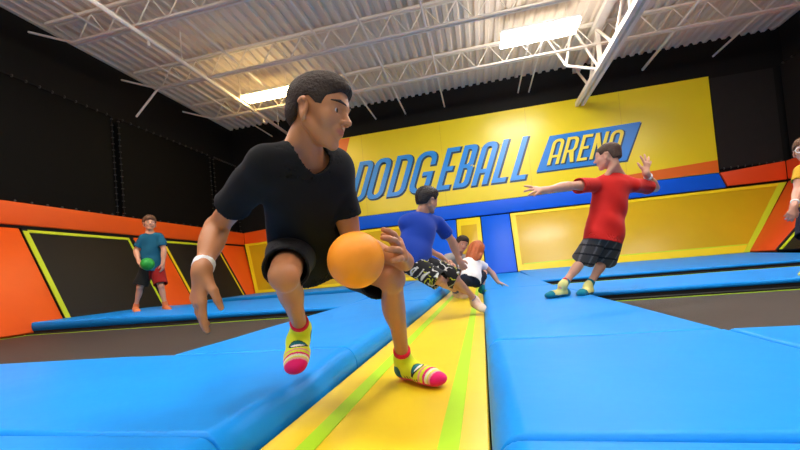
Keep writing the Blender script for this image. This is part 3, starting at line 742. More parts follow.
def hand(f, W, fwd, palm, thumb, L, curls=(.35, .4, .45, .5), spread=.10, thumb_curl=.4, thumb_out=.75, k=.004, rr=1.0):
    """five-fingered hand. W wrist, fwd towards the fingers, palm = direction the palm faces, thumb = side of the thumb"""
    fwd = unit(fwd); palm = V3(palm); palm = unit(palm - fwd * (palm @ fwd)); th = V3(thumb); th = th - fwd * (th @ fwd) - palm * (th @ palm); th = unit(th)
    W = V3(W); pl = L * .50
    kn = [W + fwd * pl * s_ + th * L * t for s_, t in ((1.0, .165), (1.04, .055), (1.0, -.055), (.92, -.155))]
    f.cap(W, W + fwd * L * .16, L * .155, L * .165, .02, (palm, .72))
    for q in kn: f.cap(W + fwd * L * .10 + (q - W) * .12, q - palm * L * .01, L * .095, L * .078, .010, (palm, .85))
    f.ell(W + fwd * L * .2 + th * L * .12 + palm * L * .05, (fwd, th, palm), V3(.17, .10, .085) * L, .01)
    lens = (.45, .50, .46, .36)
    for i, q in enumerate(kn):
        r0 = L * (.062 if i < 3 else .054) * rr; d = unit(fwd + th * spread * (1.4, .45, -.5, -1.5)[i]); p = q - fwd * L * .05
        c = curls[i]; ang = 0; segs = (.46, .30, .24)
        for j, sg in enumerate(segs):
            ang += c * (.8, 1.1, .8)[j]
            dd = d * math.cos(ang) + palm * math.sin(ang); e = p + dd * lens[i] * L * sg * (1.12 if j == 0 else 1)
            f.cap(p, e, r0 * (1, .95, .88)[j], r0 * (.95, .88, .76)[j], k); p = e
    b = W + fwd * L * .14 + th * L * .12 + palm * L * .04
    d = unit(fwd * .72 + th * thumb_out + palm * .25); e = b + d * L * .24; f.cap(b, e, L * .085, L * .070, .008)
    d2 = unit(fwd * .95 + th * thumb_out * (1 - thumb_curl) * .8 + palm * (.2 + thumb_curl * .6)); e2 = e + d2 * L * .16; f.cap(e, e2, L * .068, L * .060, k)
    d3 = unit(fwd * .95 + th * thumb_out * (1 - thumb_curl) * .4 + palm * (.2 + thumb_curl)); f.cap(e2, e2 + d3 * L * .13, L * .060, L * .048, k)

def limb_arm(f, S, E, W, s=1.0):
    S, E, W = map(V3, (S, E, W)); d = unit(E - S)
    f.cap(S, E, .041 * s, .033 * s, .012); f.ell(S + (E - S) * .45, (d, *perp(d)), V3(.11, .040, .043) * s, .02)
    f.cap(E, W, .0345 * s, .0235 * s, .012); m = E + (W - E) * .28; d = unit(W - E)
    f.ell(m, (d, *perp(d)), V3(.085, .0375, .035) * s, .02)
    f.cap(W - d * .03 * s, W + d * .01 * s, .0235 * s, .0235 * s, .01)
def perp(d):
    a = np.cross(d, V3(0, 0, 1)); a = a / (np.linalg.norm(a) + 1e-9) if np.linalg.norm(a) > .05 else V3(1, 0, 0); return a, np.cross(d, a)
def limb_leg(f, Hp, K, A, s=1.0, front=None):
    Hp, K, A = map(V3, (Hp, K, A)); d = unit(A - K); dt = unit(K - Hp)
    fr = unit(dt - d) if front is None else unit(front)               # knee points this way
    fr = unit(fr - d * (fr @ d))
    f.cap(Hp, K, .066 * s, .045 * s, .012)
    f.ell(K + fr * .012 * s, (d, fr, np.cross(d, fr)), V3(.047, .040, .041) * s, .010)
    f.cap(K, A, .039 * s, .026 * s, .010)
    f.ell(K + (A - K) * .33 - fr * .016 * s, (d, fr, np.cross(d, fr)), V3(.105, .040, .041) * s, .015)
    f.cap(A - d * .02 * s, A + d * .02 * s, .029 * s, .029 * s, .02)
def foot_f(f, A, heel, toe, s=1.0, grow=0.0, up=None, k=.02):
    A, heel, toe = map(V3, (A, heel, toe)); d = toe - heel; L = np.linalg.norm(d); d = d / L
    upv = unit((V3(0, 0, 1) if up is None else V3(up))); upv = unit(upv - d * (upv @ d)); sd = np.cross(d, upv)
    g = grow
    f.ell(heel + d * .14 * L + upv * .032 * s, (d, sd, upv), V3(.040 * s + g, .031 * s + g, .034 * s + g), k)
    f.cap(A, heel + d * .30 * L + upv * .04 * s, .030 * s + g, .033 * s + g, k)
    f.cap(heel + d * .22 * L + upv * .036 * s, heel + d * .70 * L + upv * .027 * s, .033 * s + g, .033 * s + g, k, (upv, .86))
    f.cap(heel + d * .62 * L + upv * .026 * s - sd * .012 * s, heel + d * .88 * L + upv * .020 * s - sd * .008 * s, .030 * s + g, .026 * s + g, k, (upv, .72))
    f.cap(heel + d * .60 * L + upv * .026 * s + sd * .014 * s, heel + d * .84 * L + upv * .019 * s + sd * .014 * s, .029 * s + g, .024 * s + g, k, (upv, .72))
def hollow(th):
    def post(F, ax): return np.maximum(F, -(F + th)).astype(np.float32)
    return post
def folds(amp, freq, dirs, seed=0., th=None, warp=.28, cuts=()):
    """cloth folds: ripples across the given directions; optional shell thickness; cuts = [(point, normal, radius)] trim openings"""
    def post(F, ax):
        X = ax[0][:, None, None]; Y = ax[1][None, :, None]; Z = ax[2][None, None, :]
        for i, (dv, a) in enumerate(dirs):
            dv = unit(dv); o = perp(dv)
            t = X * dv[0] + Y * dv[1] + Z * dv[2]; u = X * o[0][0] + Y * o[0][1] + Z * o[0][2]; v = X * o[1][0] + Y * o[1][1] + Z * o[1][2]
            ph = freq * t * 6.283 + warp * 6 * np.sin(u * 7 + seed + i) + warp * 4 * np.sin(v * 6 + 2 * seed - i)
            F = F - amp * a * (np.sin(ph) * (.55 + .45 * np.sin(u * 17 + v * 9 + seed * 3)))
        if th: F = np.maximum(F, -(F + th))
        for (c, n, R) in cuts:
            n = unit(n); d = (X - c[0]) * n[0] + (Y - c[1]) * n[1] + (Z - c[2]) * n[2]
            if isinstance(R, tuple):                     # only inside this tube (one sleeve or leg)
                a, b_, r = R; e = b_ - a; t = np.clip(((X - a[0]) * e[0] + (Y - a[1]) * e[1] + (Z - a[2]) * e[2]) / (e @ e), 0, 1)
                d = np.minimum(d, r - np.sqrt((X - a[0] - t * e[0]) ** 2 + (Y - a[1] - t * e[1]) ** 2 + (Z - a[2] - t * e[2]) ** 2))
            elif R: d = np.minimum(d, R - np.sqrt((X - c[0]) ** 2 + (Y - c[1]) ** 2 + (Z - c[2]) ** 2))
            F = np.maximum(F, d)
        return F.astype(np.float32)
    return post
M['eye_white'] = mat('eye white', (.75, .72, .68), .2); M['pupil'] = mat('pupil', (.004, .003, .003), .1)
def skin_mat(name): return attr_mat(name, .48, 0, 0, 220, .35, .06)
# joints of the people, metres in the room
FRONT = dict(head=(-0.3645, 0.8866, 0.8004), neck=(-0.4139, 0.9149, 0.7016), rs=(-0.4851, 0.8291, 0.6685), ls=(-0.3816, 1.0245, 0.6844), pel=(-0.5496, 1.1789, 0.4830), rh=(-0.5751, 1.1021, 0.4761), lh=(-0.5017, 1.2407, 0.4669), re=(-0.7276, 0.9547, 0.5575), rw=(-0.6875, 0.8340, 0.4318), le=(-0.3782, 1.1028, 0.4874), lw=(-0.2056, 1.0190, 0.4122), rk=(-0.4773, 0.8592, 0.4007), ra=(-0.5940, 1.1515, 0.2301), lk=(-0.2539, 1.0510, 0.3687), la=(-0.2989, 1.3109, 0.0798), rheel=(-0.6150, 1.1995, 0.1829), rtoe=(-0.5678, 1.0585, 0.1053), lheel=(-0.3294, 1.3527, 0.0024), ltoe=(-0.1532, 1.2214, 0.0032))
RED = dict(head=(1.0538, 3.2901, 1.1607), neck=(1.0979, 3.3343, 1.0208), ls=(0.9510, 3.2850, 0.9413), rs=(1.2457, 3.3688, 0.9191), pel=(0.9765, 3.3224, 0.5575), lh=(0.9153, 3.3002, 0.5221), rh=(1.0379, 3.3473, 0.5045), le=(0.6850, 3.0550, 0.9214), lw=(0.4961, 2.9135, 0.8882), re=(1.4764, 3.5718, 0.9050), rw=(1.3436, 3.3769, 1.0042), lk=(0.8216, 3.4079, 0.3562), la=(0.6167, 3.2471, 0.1724), rk=(1.0183, 3.5117, 0.3394), ra=(0.8262, 3.3539, 0.1424), lheel=(0.6639, 3.3009, 0.0769), ltoe=(0.4688, 3.1773, 0.0850), rheel=(0.8522, 3.3923, 0.0725), rtoe=(0.7237, 3.2010, 0.0802))
BLUE = dict(head=(-0.3790, 3.0221, 0.9447), neck=(-0.4297, 3.0150, 0.8206), ls=(-0.5513, 2.8990, 0.7573), rs=(-0.3193, 3.1323, 0.7646), pel=(-0.5216, 2.9033, 0.4815), lh=(-0.5699, 2.8627, 0.4699), rh=(-0.4833, 2.9430, 0.4550), re=(-0.2290, 3.2787, 0.6155), rw=(-0.1878, 3.3334, 0.4492), le=(-0.5056, 3.2612, 0.5995), lw=(-0.3554, 3.3984, 0.5017), rk=(-0.2162, 2.9429, 0.3072), ra=(-0.0785, 3.1212, 0.1130), lk=(-0.3320, 2.8158, 0.3134), la=(-0.2049, 3.0918, 0.1970), rheel=(-0.0992, 3.1387, 0.0644), rtoe=(-0.0164, 3.0349, 0.0228), lheel=(-0.2293, 3.1495, 0.1459), ltoe=(-0.1446, 3.0450, 0.1401))
TEAL = dict(head=(-4.5314, 4.5281, 1.3926), neck=(-4.5313, 4.5326, 1.2432), rs=(-4.6056, 4.4775, 1.1900), ls=(-4.4204, 4.5782, 1.1921), pel=(-4.5660, 4.5388, 0.7910), rh=(-4.5981, 4.5020, 0.7656), lh=(-4.5107, 4.5822, 0.7574), re=(-4.6831, 4.4254, 1.0118), rw=(-4.5514, 4.3357, 0.8445), le=(-4.3658, 4.5751, 1.0007), lw=(-4.3639, 4.5402, 0.8152), rk=(-4.6573, 4.4256, 0.5059), ra=(-4.7894, 4.4666, 0.2461), lk=(-4.4210, 4.5376, 0.4955), la=(-4.4223, 4.5860, 0.2373), rheel=(-4.8544, 4.5061, 0.1754), rtoe=(-4.6464, 4.3567, 0.1517), lheel=(-4.4837, 4.6262, 0.1660), ltoe=(-4.2654, 4.4996, 0.1378))
GREY = dict(head=(-0.2361, 5.2589, 0.7029), neck=(-0.3169, 5.2663, 0.5669), rs=(-0.4530, 5.2179, 0.5306), ls=(-0.2036, 5.3232, 0.4954), pel=(-0.4661, 5.5313, 0.2192), rh=(-0.5328, 5.4662, 0.2127), lh=(-0.3831, 5.5496, 0.1973), re=(-0.5283, 5.0519, 0.4144), rw=(-0.3940, 4.9255, 0.4673), le=(-0.1632, 5.2350, 0.3135), lw=(-0.2147, 5.0216, 0.2430), rk=(-0.3985, 5.0839, 0.2697), ra=(-0.3805, 5.1446, 0.0784), lk=(-0.2187, 5.1735, 0.2655), la=(-0.2336, 5.1247, 0.0818), rheel=(-0.3739, 5.1682, 0.0226), rtoe=(-0.3259, 5.0050, 0.0051), lheel=(-0.2387, 5.1555, 0.0402), ltoe=(-0.2084, 4.9988, 0.0230))
GIRL = dict(head=(-0.0404, 4.8439, 0.5841), neck=(-0.0989, 4.7634, 0.4631), ls=(-0.2202, 4.6774, 0.4243), rs=(0.0031, 4.8487, 0.3924), pel=(-0.1387, 4.5776, 0.2385), lh=(-0.1956, 4.5247, 0.2332), rh=(-0.0841, 4.6310, 0.2083), re=(0.1171, 4.9581, 0.2807), rw=(0.1798, 4.9546, 0.1616), le=(-0.2954, 4.7467, 0.3077), lw=(-0.3477, 4.8408, 0.2091), rk=(0.0181, 4.8344, 0.2915), ra=(-0.0226, 4.7288, 0.1144), lk=(-0.1798, 4.8338, 0.2709), la=(-0.2512, 4.7615, 0.1303), rheel=(-0.0453, 4.7255, 0.0616), rtoe=(0.0064, 4.9012, 0.0269), lheel=(-0.2797, 4.7568, 0.0833), ltoe=(-0.3216, 4.6255, 0.0712))
EDGE = dict(head=(2.6978, 3.7749, 1.1003), neck=(2.7033, 3.7796, 0.9836), rs=(2.6165, 3.7322, 0.9258), ls=(2.8740, 3.8682, 0.9479), pel=(2.7606, 3.8541, 0.6124), rh=(2.7019, 3.8213, 0.6063), lh=(2.8264, 3.8889, 0.6010), re=(2.5452, 3.6808, 0.7680), rw=(2.4206, 3.5560, 0.6335), le=(2.9225, 3.8842, 0.7581), lw=(2.8177, 3.7643, 0.6004), rk=(2.5957, 3.7243, 0.3590), ra=(2.6408, 3.8022, 0.1259), lk=(2.7431, 3.7964, 0.3650), la=(2.7903, 3.8749, 0.1291), rheel=(2.6859, 3.8544, 0.0710), rtoe=(2.5037, 3.6725, 0.0662), lheel=(2.8287, 3.9256, 0.0744), ltoe=(2.6480, 3.7444, 0.0602))
BALL = (-0.2946, 0.8771, 0.4211)
GBALL = (-4.3555, 4.2765, 0.7989)
# ------------------------------------------------------------------ people
M['tee_black'] = mat('black cotton', (.0105, .0105, .0112), .9, .15, .0, 50, .1, 6, sheen=.03)
M['short_black'] = mat('black jersey', (.005, .005, .006), .8, .2, .1, 45, sheen=.05)
M['tee_blue'] = mat('royal blue cotton', (.005, .042, .34), .8, .25, 0, 45, sheen=.1)
M['tee_red'] = mat('red cotton', (.60, .012, .008), .75, .25, 0, 45, sheen=.1)
M['tee_teal'] = mat('teal cotton', (.008, .10, .17), .8, .25, 0, 45)
M['tee_grey'] = mat('grey cotton', (.30, .29, .28), .85, .2, 0, 45)
M['tee_white'] = mat('white cotton', (.80, .78, .76), .8, .2, 0, 45)
M['tee_gold'] = mat('mustard cotton', (.62, .36, .03), .8, .2, 0, 45)
M['navy'] = mat('navy cloth', (.010, .014, .030), .85, .2)
M['blue_cloth'] = mat('blue cloth', (.010, .07, .42), .8, .2)
M['hair_dark'] = mat('dark brown hair', (.040, .024, .016), .7, .25, .8, 150, .35, 60)
M['hair_black'] = mat('black hair', (.010, .007, .006), .5, .4, .7, 120, .3, 40)
M['hair_buzz'] = mat('clipped brown hair', (.075, .045, .032), .7, .3, .6, 150, .3, 60)
M['hair_brown'] = mat('brown hair', (.16, .075, .035), .55, .35, .7, 120, .3, 40)
M['hair_ginger'] = mat('ginger hair', (.42, .095, .022), .5, .4, .9, 60, .4, 40, stretch=(1, 1, .25))
M['brow'] = mat('eyebrow hair', (.018, .010, .007), .7)
M['band_white'] = mat('paper wristband', (.85, .84, .83), .5, .4)
M['ball_orange'] = mat('orange foam ball', (.95, .31, .014), .55, .35, .10, 60, .05, 8)
M['ball_green'] = mat('green foam ball', (.02, .32, .04), .5, .35)
M['print'] = attr_mat('printed cloth', .8, .03, 0, 220, .2)
M['sock'] = attr_mat('knitted sock', .8, .1, .3, 300, .2)

def torso_frame(J):
    U = unit(J['neck'] - J['pel']); Lf = unit(J['ls'] - J['rs']); Lf = unit(Lf - U * (Lf @ U)); R = -Lf; F = np.cross(U, R)
    return F, U, R
def skin_body(J, hd, s, hands_, feet=True, fronts=(None, None), fs=.88, la=.92, ll=.93, nk=1.0):
    ups = J.get('ups', {}); F, U, R = torso_frame(J); f = Field()
    f.cap(J['pel'], J['pel'] + (J['neck'] - J['pel']) * .72, .092 * s, .095 * s, .03, (F, .66))
    f.cap(J['ls'] + (J['rs'] - J['ls']) * .1, J['rs'] + (J['ls'] - J['rs']) * .1, .036 * s, None, .04)
    nb = J['neck'] - U * .02 * s
    f.cap(nb, hd.P(0, -.13, -.20), .043 * s * nk, .040 * s * nk, .012)
    f.cap(J['ls'] * .7 + nb * .3, hd.P(-.06, -.20, -.40), .020 * s, .022 * s, .025); f.cap(J['rs'] * .7 + nb * .3, hd.P(.06, -.20, -.40), .020 * s, .022 * s, .025)
    hd.skin(f)
    for a in ('l', 'r'):
        if a + 'e' in J: limb_arm(f, J[a + 's'], J[a + 'e'], J[a + 'w'], s * la)
        if a + 'k' in J:
            limb_leg(f, J[a + 'h'], J[a + 'k'], J[a + 'a'], s * ll, fronts[0 if a == 'l' else 1])
            if feet: foot_f(f, J[a + 'a'], J[a + 'heel'], J[a + 'toe'], s * fs, 0, ups.get(a))
    for hh_ in hands_: hand(f, **hh_)
    return f
def tee(J, s, sleeve=.70, hem=.06, w=.122, r_sl=.055, belly=None):
    F, U, R = torso_frame(J); f = Field(); T = J['neck'] - J['pel']
    f.cap(J['pel'] + T * .02, J['pel'] + T * .70, w * s, w * 1.02 * s, .03, (F, .70))
    f.cap(J['pel'] - U * (hem + .03) * s, J['pel'] + T * .1, w * 1.08 * s, w * 1.02 * s, .03, (F, .82))
    a, b = J['ls'], J['rs']
    f.cap(a + (b - a) * .08, b + (a - b) * .08, .047 * s, None, .05)
    f.cap(J['neck'] - U * .012 * s, a, .045 * s, .044 * s, .03); f.cap(J['neck'] - U * .012 * s, b, .045 * s, .044 * s, .03)
    cuts = [(J['pel'] - U * hem * s, -U, None), (J['neck'] + U * .012 * s + F * .01 * s, unit(U * .9 + F * .28), .060 * s)]
    tubes = []
    for k in ('l', 'r'):
        S, E = J[k + 's'], J[k + 'e']; d = unit(E - S); L = np.linalg.norm(E - S)
        t = Field(); t.cap(S, S + d * (L * sleeve + .03 * s), (r_sl - .003) * s, (r_sl + .005) * s, .016)
        tubes.append((t, S + d * L * sleeve, d))
    return f, tubes, cuts
def trousers(J, s, length=.80, r0=.077, r1=.088, waist=.05):
    F, U, R = torso_frame(J); f = Field(); tubes = []
    f.ell(J['pel'] + U * .01 * s, (R, F, U), V3(.112, .088, .09) * s, .04)
    f.cap(J['pel'], J['pel'] + U * waist * s, .100 * s, .095 * s, .03, (F, .75))
    for k in ('l', 'r'):
        Hp, K = J[k + 'h'], J[k + 'k']; d = unit(K - Hp); L = np.linalg.norm(K - Hp); q1 = r1[k] if isinstance(r1, dict) else r1; ln = length[k] if isinstance(length, dict) else length
        t = Field(); t.cap(Hp, Hp + d * (L * ln + .03 * s), r0 * s, q1 * s, .025); tubes.append((t, Hp + d * L * ln, d))
    return f, tubes, []
def sock_part(J, k, s, parent, colf, h, up=None, cuff=.055, grow=.0065, fs=.88, ll=.95):
    f = Field(); A, he, to, K = J[k + 'a'], J[k + 'heel'], J[k + 'toe'], J[k + 'k']
    foot_f(f, A, he, to, s * fs, grow, up)
    d = unit(K - A); f.cap(A - d * .01, A + d * (cuff + .02) * s, .031 * s * ll + grow * .6, .031 * s * ll + grow * .4, .015)
    u = to - he; L = np.linalg.norm(u); u = u / L; upv = unit((V3(0, 0, 1) if up is None else V3(up))); upv = unit(upv - u * (upv @ u)); sd = np.cross(u, upv)
    def col(P):
        q = P - he; return colf((q @ u) / L, (q @ upv) / s, (q @ sd) / s, ((P - A) @ d) / s)
    return surface('sock', f, h, M['sock'], parent, folds(0, 1, [], cuts=[(A + d * cuff * s, d, .07 * s)]), col)
def mixc(c, mask, col):
    c[mask] = col; return c
def neon_at(y0): return lambda u, z, y, c: neon(u, z, y - y0, c)
def neon(u, z, y, c):
    n = len(u); o = np.tile(np.array([.72, .78, .02]), (n, 1))
    low = ~((c > .036) & (u < .5))
    mixc(o, (u > .66) & (u < .70) & low, (.80, .30, .25)); mixc(o, (u > .75) & (u < .79) & low, (.80, .02, .16)); mixc(o, (u > .79) & (u < .83) & low, (.85, .80, .55))
    mixc(o, (u > .885) & low, (.78, .01, .15)); mixc(o, (u > .85) & (u < .885), (.80, .40, .35))
    mixc(o, (u < .26) & (z < .045) & low & (u < .34 - z * 2.6), (.0, .12, .14))
    mixc(o, (z < .016) & (u > .3) & (u < .68) & (np.sin(u * 120) > .1), (.05, .05, .06)); mixc(o, (z < .006), (.78, .03, .12))
    e = ((u - .55) / .085) ** 2 + (y / .028) ** 2
    m = (e < 1) & (z > .02) & (u > .3); mixc(o, m, (.004, .006, .012)); mixc(o, (e < .72) & m & (u < .56), (.0, .16, .20)); mixc(o, (e < .6) & m & (u >= .56), (.85, .85, .82))
    mixc(o, (c > .040) & (u < .55), (.75, .012, .05))
    return o
def plain(base, cuffc, sole=None, toe=None):
    def fn(u, z, y, c):
        o = np.tile(np.array(base), (len(u), 1)); mixc(o, c > .035, cuffc)
        if sole: mixc(o, (z < .018), sole)
        if toe: mixc(o, (u > .75) | (u < .2), toe)
        return o
    return fn
def person(label, base, group=None):
    return empty('person', base, label, 'person', group)
def skincol(hd, base, lip):
    def fn(P):
        b = np.tile(np.array(base), (len(P), 1)) * (1 + .05 * fbm(P[:, 0] * 12, P[:, 1] * 12 + P[:, 2] * 9, 1.0))[:, None]
        return hd.lips(P, b, lip)
    return fn
def wristband(J, k, s, parent, t=.06, r=.031, w=.011):
    E, W = J[k + 'e'], J[k + 'w']; d = unit(W - E); c = W - d * t * .3 * s
    f = Field(); f.cap(c - d * w * s, c + d * w * s, r * s, r * s, .002)
    def post(F, ax): return F
    return surface('wristband', f, .003 if s > .9 and t < .1 else .005, M['band_white'], parent, folds(0, 1, [], cuts=[(c + d * w * s, d, .08), (c - d * w * s, -d, .08)]))
def A3(d): return {k: V3(v) for k, v in d.items()}

# camera axes written in the room, used only to aim heads and hands by eye
CX = V3(0.974, 0.210, -0.088); CY = V3(0.092, -0.010, 0.996); CZ = V3(0.208, -0.978, -0.029)   # right, up, towards the viewer

# ---- boy in the black T-shirt, front
J = A3(FRONT); J['ups'] = dict(r=V3(0, -.8, .6)); J['lheel'][2] += .010; J['ltoe'][2] += .009
s = 1.0
HSKIN = skin_mat('tan skin')
p = person('boy in plain black T-shirt and black shorts crouching forward with an orange ball', (-.43, 1.15, .05))
hd = Head(J['head'], CX * .92 + CZ * .27 - CY * .20, CY + CX * .03, .181)
hands_ = [dict(W=J['rw'], fwd=-CY * .99 - CX * .10 + CZ * .05, palm=-CZ * .75 + CX * .65, thumb=CX * .75 + CZ * .65, L=.158, curls=(.12, .22, .30, .36), spread=.05, thumb_out=.75, thumb_curl=.25),
          dict(W=J['lw'], fwd=CZ * .88 + CY * .40 - CX * .10, palm=-CX * .95 + CZ * .2 - CY * .2, thumb=CY * .8 - CZ * .6, L=.145, curls=(.30, .34, .38, .42), spread=.22, thumb_out=.8, thumb_curl=.45)]
f = skin_body(J, hd, s, hands_, True, fs=.82, la=.86, ll=.83, nk=.88)
surface('body', f, .0036, HSKIN, p, None, skincol(hd, (.52, .215, .092), (.46, .14, .09)))
hd.eyes(p, look=(-.1, .02)); hd.brows(M['brow'], p, .0025)
hd.buzz(M['hair_dark'], p, .0034, .018, line=(.385, .325), nape=(-.42, -.34), top=.02, rough=.0015)
f, tubes, cuts = tee(J, s, sleeve=.62, w=.130, r_sl=.046, hem=.05)
F, U, R = torso_frame(J)
cloth('t_shirt', f, tubes, cuts, .0048, M['tee_black'], p, .0045, 7, [(U * .6 + R * .8, 1), (U * .8 - R * .6, .8)], 1.3, .007)
f, tubes, cuts = trousers(J, s, length=dict(l=.86, r=.80), r0=.076, r1=dict(l=.080, r=.058))
cloth('shorts', f, tubes, cuts, .0050, M['short_black'], p, .0045, 8, [(U * .4 + R, 1), (F, .8)], 2.1, .007)
sock_part(J, 'r', s, p, neon_at(-.012), .0026, up=V3(0, -.8, .6), fs=.82, ll=.86); sock_part(J, 'l', s, p, neon_at(.016), .0026, fs=.82, ll=.86)
wristband(J, 'r', s, p, r=.0270)

# ---- orange ball in his hand
b = bmesh.new(); bmesh.ops.create_uvsphere(b, u_segments=48, v_segments=32, radius=.069)
me = bpy.data.meshes.new('dodgeball'); b.to_mesh(me); b.free()
o = link_mesh('dodgeball', me, M['ball_orange'], None, True); o.location = tuple(BALL)
tag(o, 'round orange foam ball held by the black-shirted boy', 'ball')

# ---- boy in red seen from behind
J = A3(RED); s = 1.02
p = person('boy in red T-shirt and grey plaid shorts leaning with both arms out', (.66, 3.3, .08))
hd = Head(J['head'], -CX * .72 - CZ * .66 - CY * .12, CY + CX * .05, .205)
hands_ = [dict(W=J['lw'], fwd=-CX * .95 - CY * .05 + CZ * .25, palm=-CZ * .7 - CY * .6, thumb=CY * .6 - CZ * .8, L=.155, curls=(.1, .25, .3, .1), spread=.42, thumb_out=.9),
          dict(W=J['rw'], fwd=CY * .95 + CX * .1, palm=-CZ * .9 - CX * .3, thumb=-CX * .9 + CY * .2, L=.150, curls=(.12, .1, .12, .15), spread=.45, thumb_out=1.0)]
f = skin_body(J, hd, s, hands_, True)
surface('body', f, .0062, skin_mat('light skin'), p, None, skincol(hd, (.66, .36, .25), (.5, .16, .12)))
hd.eyes(p); hd.buzz(M['hair_buzz'], p, .005, .018, line=(.40, .27), nape=(-.42, -.16), rough=.006)
f, tubes, cuts = tee(J, s, sleeve=.66, hem=.07, w=.138, r_sl=.056); F, U, R = torso_frame(J)
cloth('t_shirt', f, tubes, cuts, .0065, M['tee_red'], p, .0065, 6, [(U * .8 + R * .6, 1), (U * .5 - R, .35)], .4, .009)
f, tubes, cuts = trousers(J, s, length=1.02, r0=.078, r1=.092)
def plaid(P):
    o = np.tile(np.array([.082, .073, .066]), (len(P), 1)); a = P @ R; b_ = P @ U
    mixc(o, np.abs(((a * 14) % 1) - .5) < .09, (.19, .17, .155)); mixc(o, np.abs(((b_ * 14) % 1) - .5) < .09, (.025, .023, .023)); return o
cloth('shorts', f, tubes, cuts, .0055, M['print'], p, .005, 6, [(R, 1), (U * .6 + R * .6, .7)], 2.7, .009, plaid)
for k in ('l', 'r'): sock_part(J, k, s, p, plain((.75, .72, .25), (.65, .02, .03), (.0, .16, .24), (.0, .20, .28)), .0045)
wristband(J, 'r', s, p, t=.2)

# ---- boy in blue seen from behind
J = A3(BLUE); s = 1.0
p = person('boy in royal blue T-shirt and black squiggle-print shorts lunging away to the right', (-.35, 3.0, .03))
hd = Head(J['head'], CX * .80 - CZ * .60 - CY * .12, CY + CX * .05, .205)
hands_ = [dict(W=J['rw'], fwd=CX * .5 - CY * .8 - CZ * .2, palm=-CZ, thumb=CX, L=.145, curls=(.5, .55, .6, .6)), dict(W=J['lw'], fwd=CX * .8 - CY * .5, palm=-CY, thumb=-CZ, L=.145)]
f = skin_body(J, hd, s, hands_, True)
surface('body', f, .0062, skin_mat('fair tan skin'), p, None, skincol(hd, (.54, .27, .17), (.42, .12, .09)))
hd.eyes(p); hd.buzz(M['hair_black'], p, .005, .055, line=(.40, .28), nape=(-.44, -.26), top=.03, rough=.012)
f, tubes, cuts = tee(J, s, sleeve=.62, hem=.06, w=.146, r_sl=.058); F, U, R = torso_frame(J)
cloth('t_shirt', f, tubes, cuts, .0065, M['tee_blue'], p, .007, 5, [(U * .7 + R * .7, 1), (U, .5)], 1.9, .009)
f, tubes, cuts = trousers(J, s, length=1.08, r0=.078, r1=.082)
def squig(P):
    o = np.tile(np.array([.008, .008, .010]), (len(P), 1)); a = fbm(P @ R * 9, P @ U * 9 + P @ F * 7, .7); c = fbm(P @ U * 11 + 3, P @ R * 8 - P @ F * 8, 2.2)
    mixc(o, (np.abs(a) < .07) & (c > -.25), (.55, .55, .52)); mixc(o, (np.abs(c - .15) < .045) & (a > .1), (.55, .60, .03)); return o
cloth('shorts', f, tubes, cuts, .0052, M['print'], p, .004, 6, [(R, 1), (U, .6)], .7, .009, squig)
sock_part(J, 'r', s, p, plain((.70, .52, .42), (.08, .10, .30), None, (.75, .62, .5)), .0045, cuff=.04); sock_part(J, 'l', s, p, plain((.70, .52, .42), (.08, .10, .30)), .006)

# ---- boy in teal on the left
J = A3(TEAL); s = 1.0
p = person('boy in teal T-shirt standing on the far left pad with a green ball', (-4.75, 4.72, .12))
hd = Head(J['head'], CZ * .72 + CX * .65 + CY * .12, CY, .21)
hands_ = [dict(W=J['rw'], fwd=-CY * .8 + CX * .5, palm=CX, thumb=CZ, L=.145), dict(W=J['lw'], fwd=-CY, palm=-CX, thumb=CZ, L=.145)]
f = skin_body(J, hd, s, hands_, True)
surface('body', f, .0080, skin_mat('warm fair skin'), p, None, skincol(hd, (.64, .32, .19), (.45, .14, .10)))
hd.eyes(p, look=(0, .1)); hd.brows(M['hair_brown'], p, .006); hd.buzz(M['hair_brown'], p, .007, .075, line=(.40, .20), nape=(-.44, -.24), top=.05, rough=.014)
f, tubes, cuts = tee(J, s, sleeve=.72, hem=.07, w=.130, r_sl=.056); F, U, R = torso_frame(J)
cloth('t_shirt', f, tubes, cuts, .008, M['tee_teal'], p, .005, 6, [(U * .7 + R * .7, 1)], .2, .011)
f, tubes, cuts = trousers(J, s, length=.92, r0=.086, r1=.095)
pel_ = J['pel']
def halves(P):
    o = np.tile(np.array([.30, .012, .010]), (len(P), 1)); mixc(o, (P - pel_) @ R > 0.0, (.010, .012, .010)); return o
cloth('shorts', f, tubes, cuts, .008, M['print'], p, .004, 6, [(R, 1)], .9, .011, halves)
for k in ('l', 'r'): sock_part(J, k, s, p, plain((.72, .20, .06), (.75, .10, .02)), .006, cuff=.04)
bm = bmesh.new(); bmesh.ops.create_uvsphere(bm, u_segments=32, v_segments=20, radius=.084)
me = bpy.data.meshes.new('dodgeball'); bm.to_mesh(me); bm.free()
o = link_mesh('dodgeball', me, M['ball_green'], None, True); o.location = tuple(GBALL)
tag(o, 'green ball held against the hip by the teal-shirted boy', 'ball')

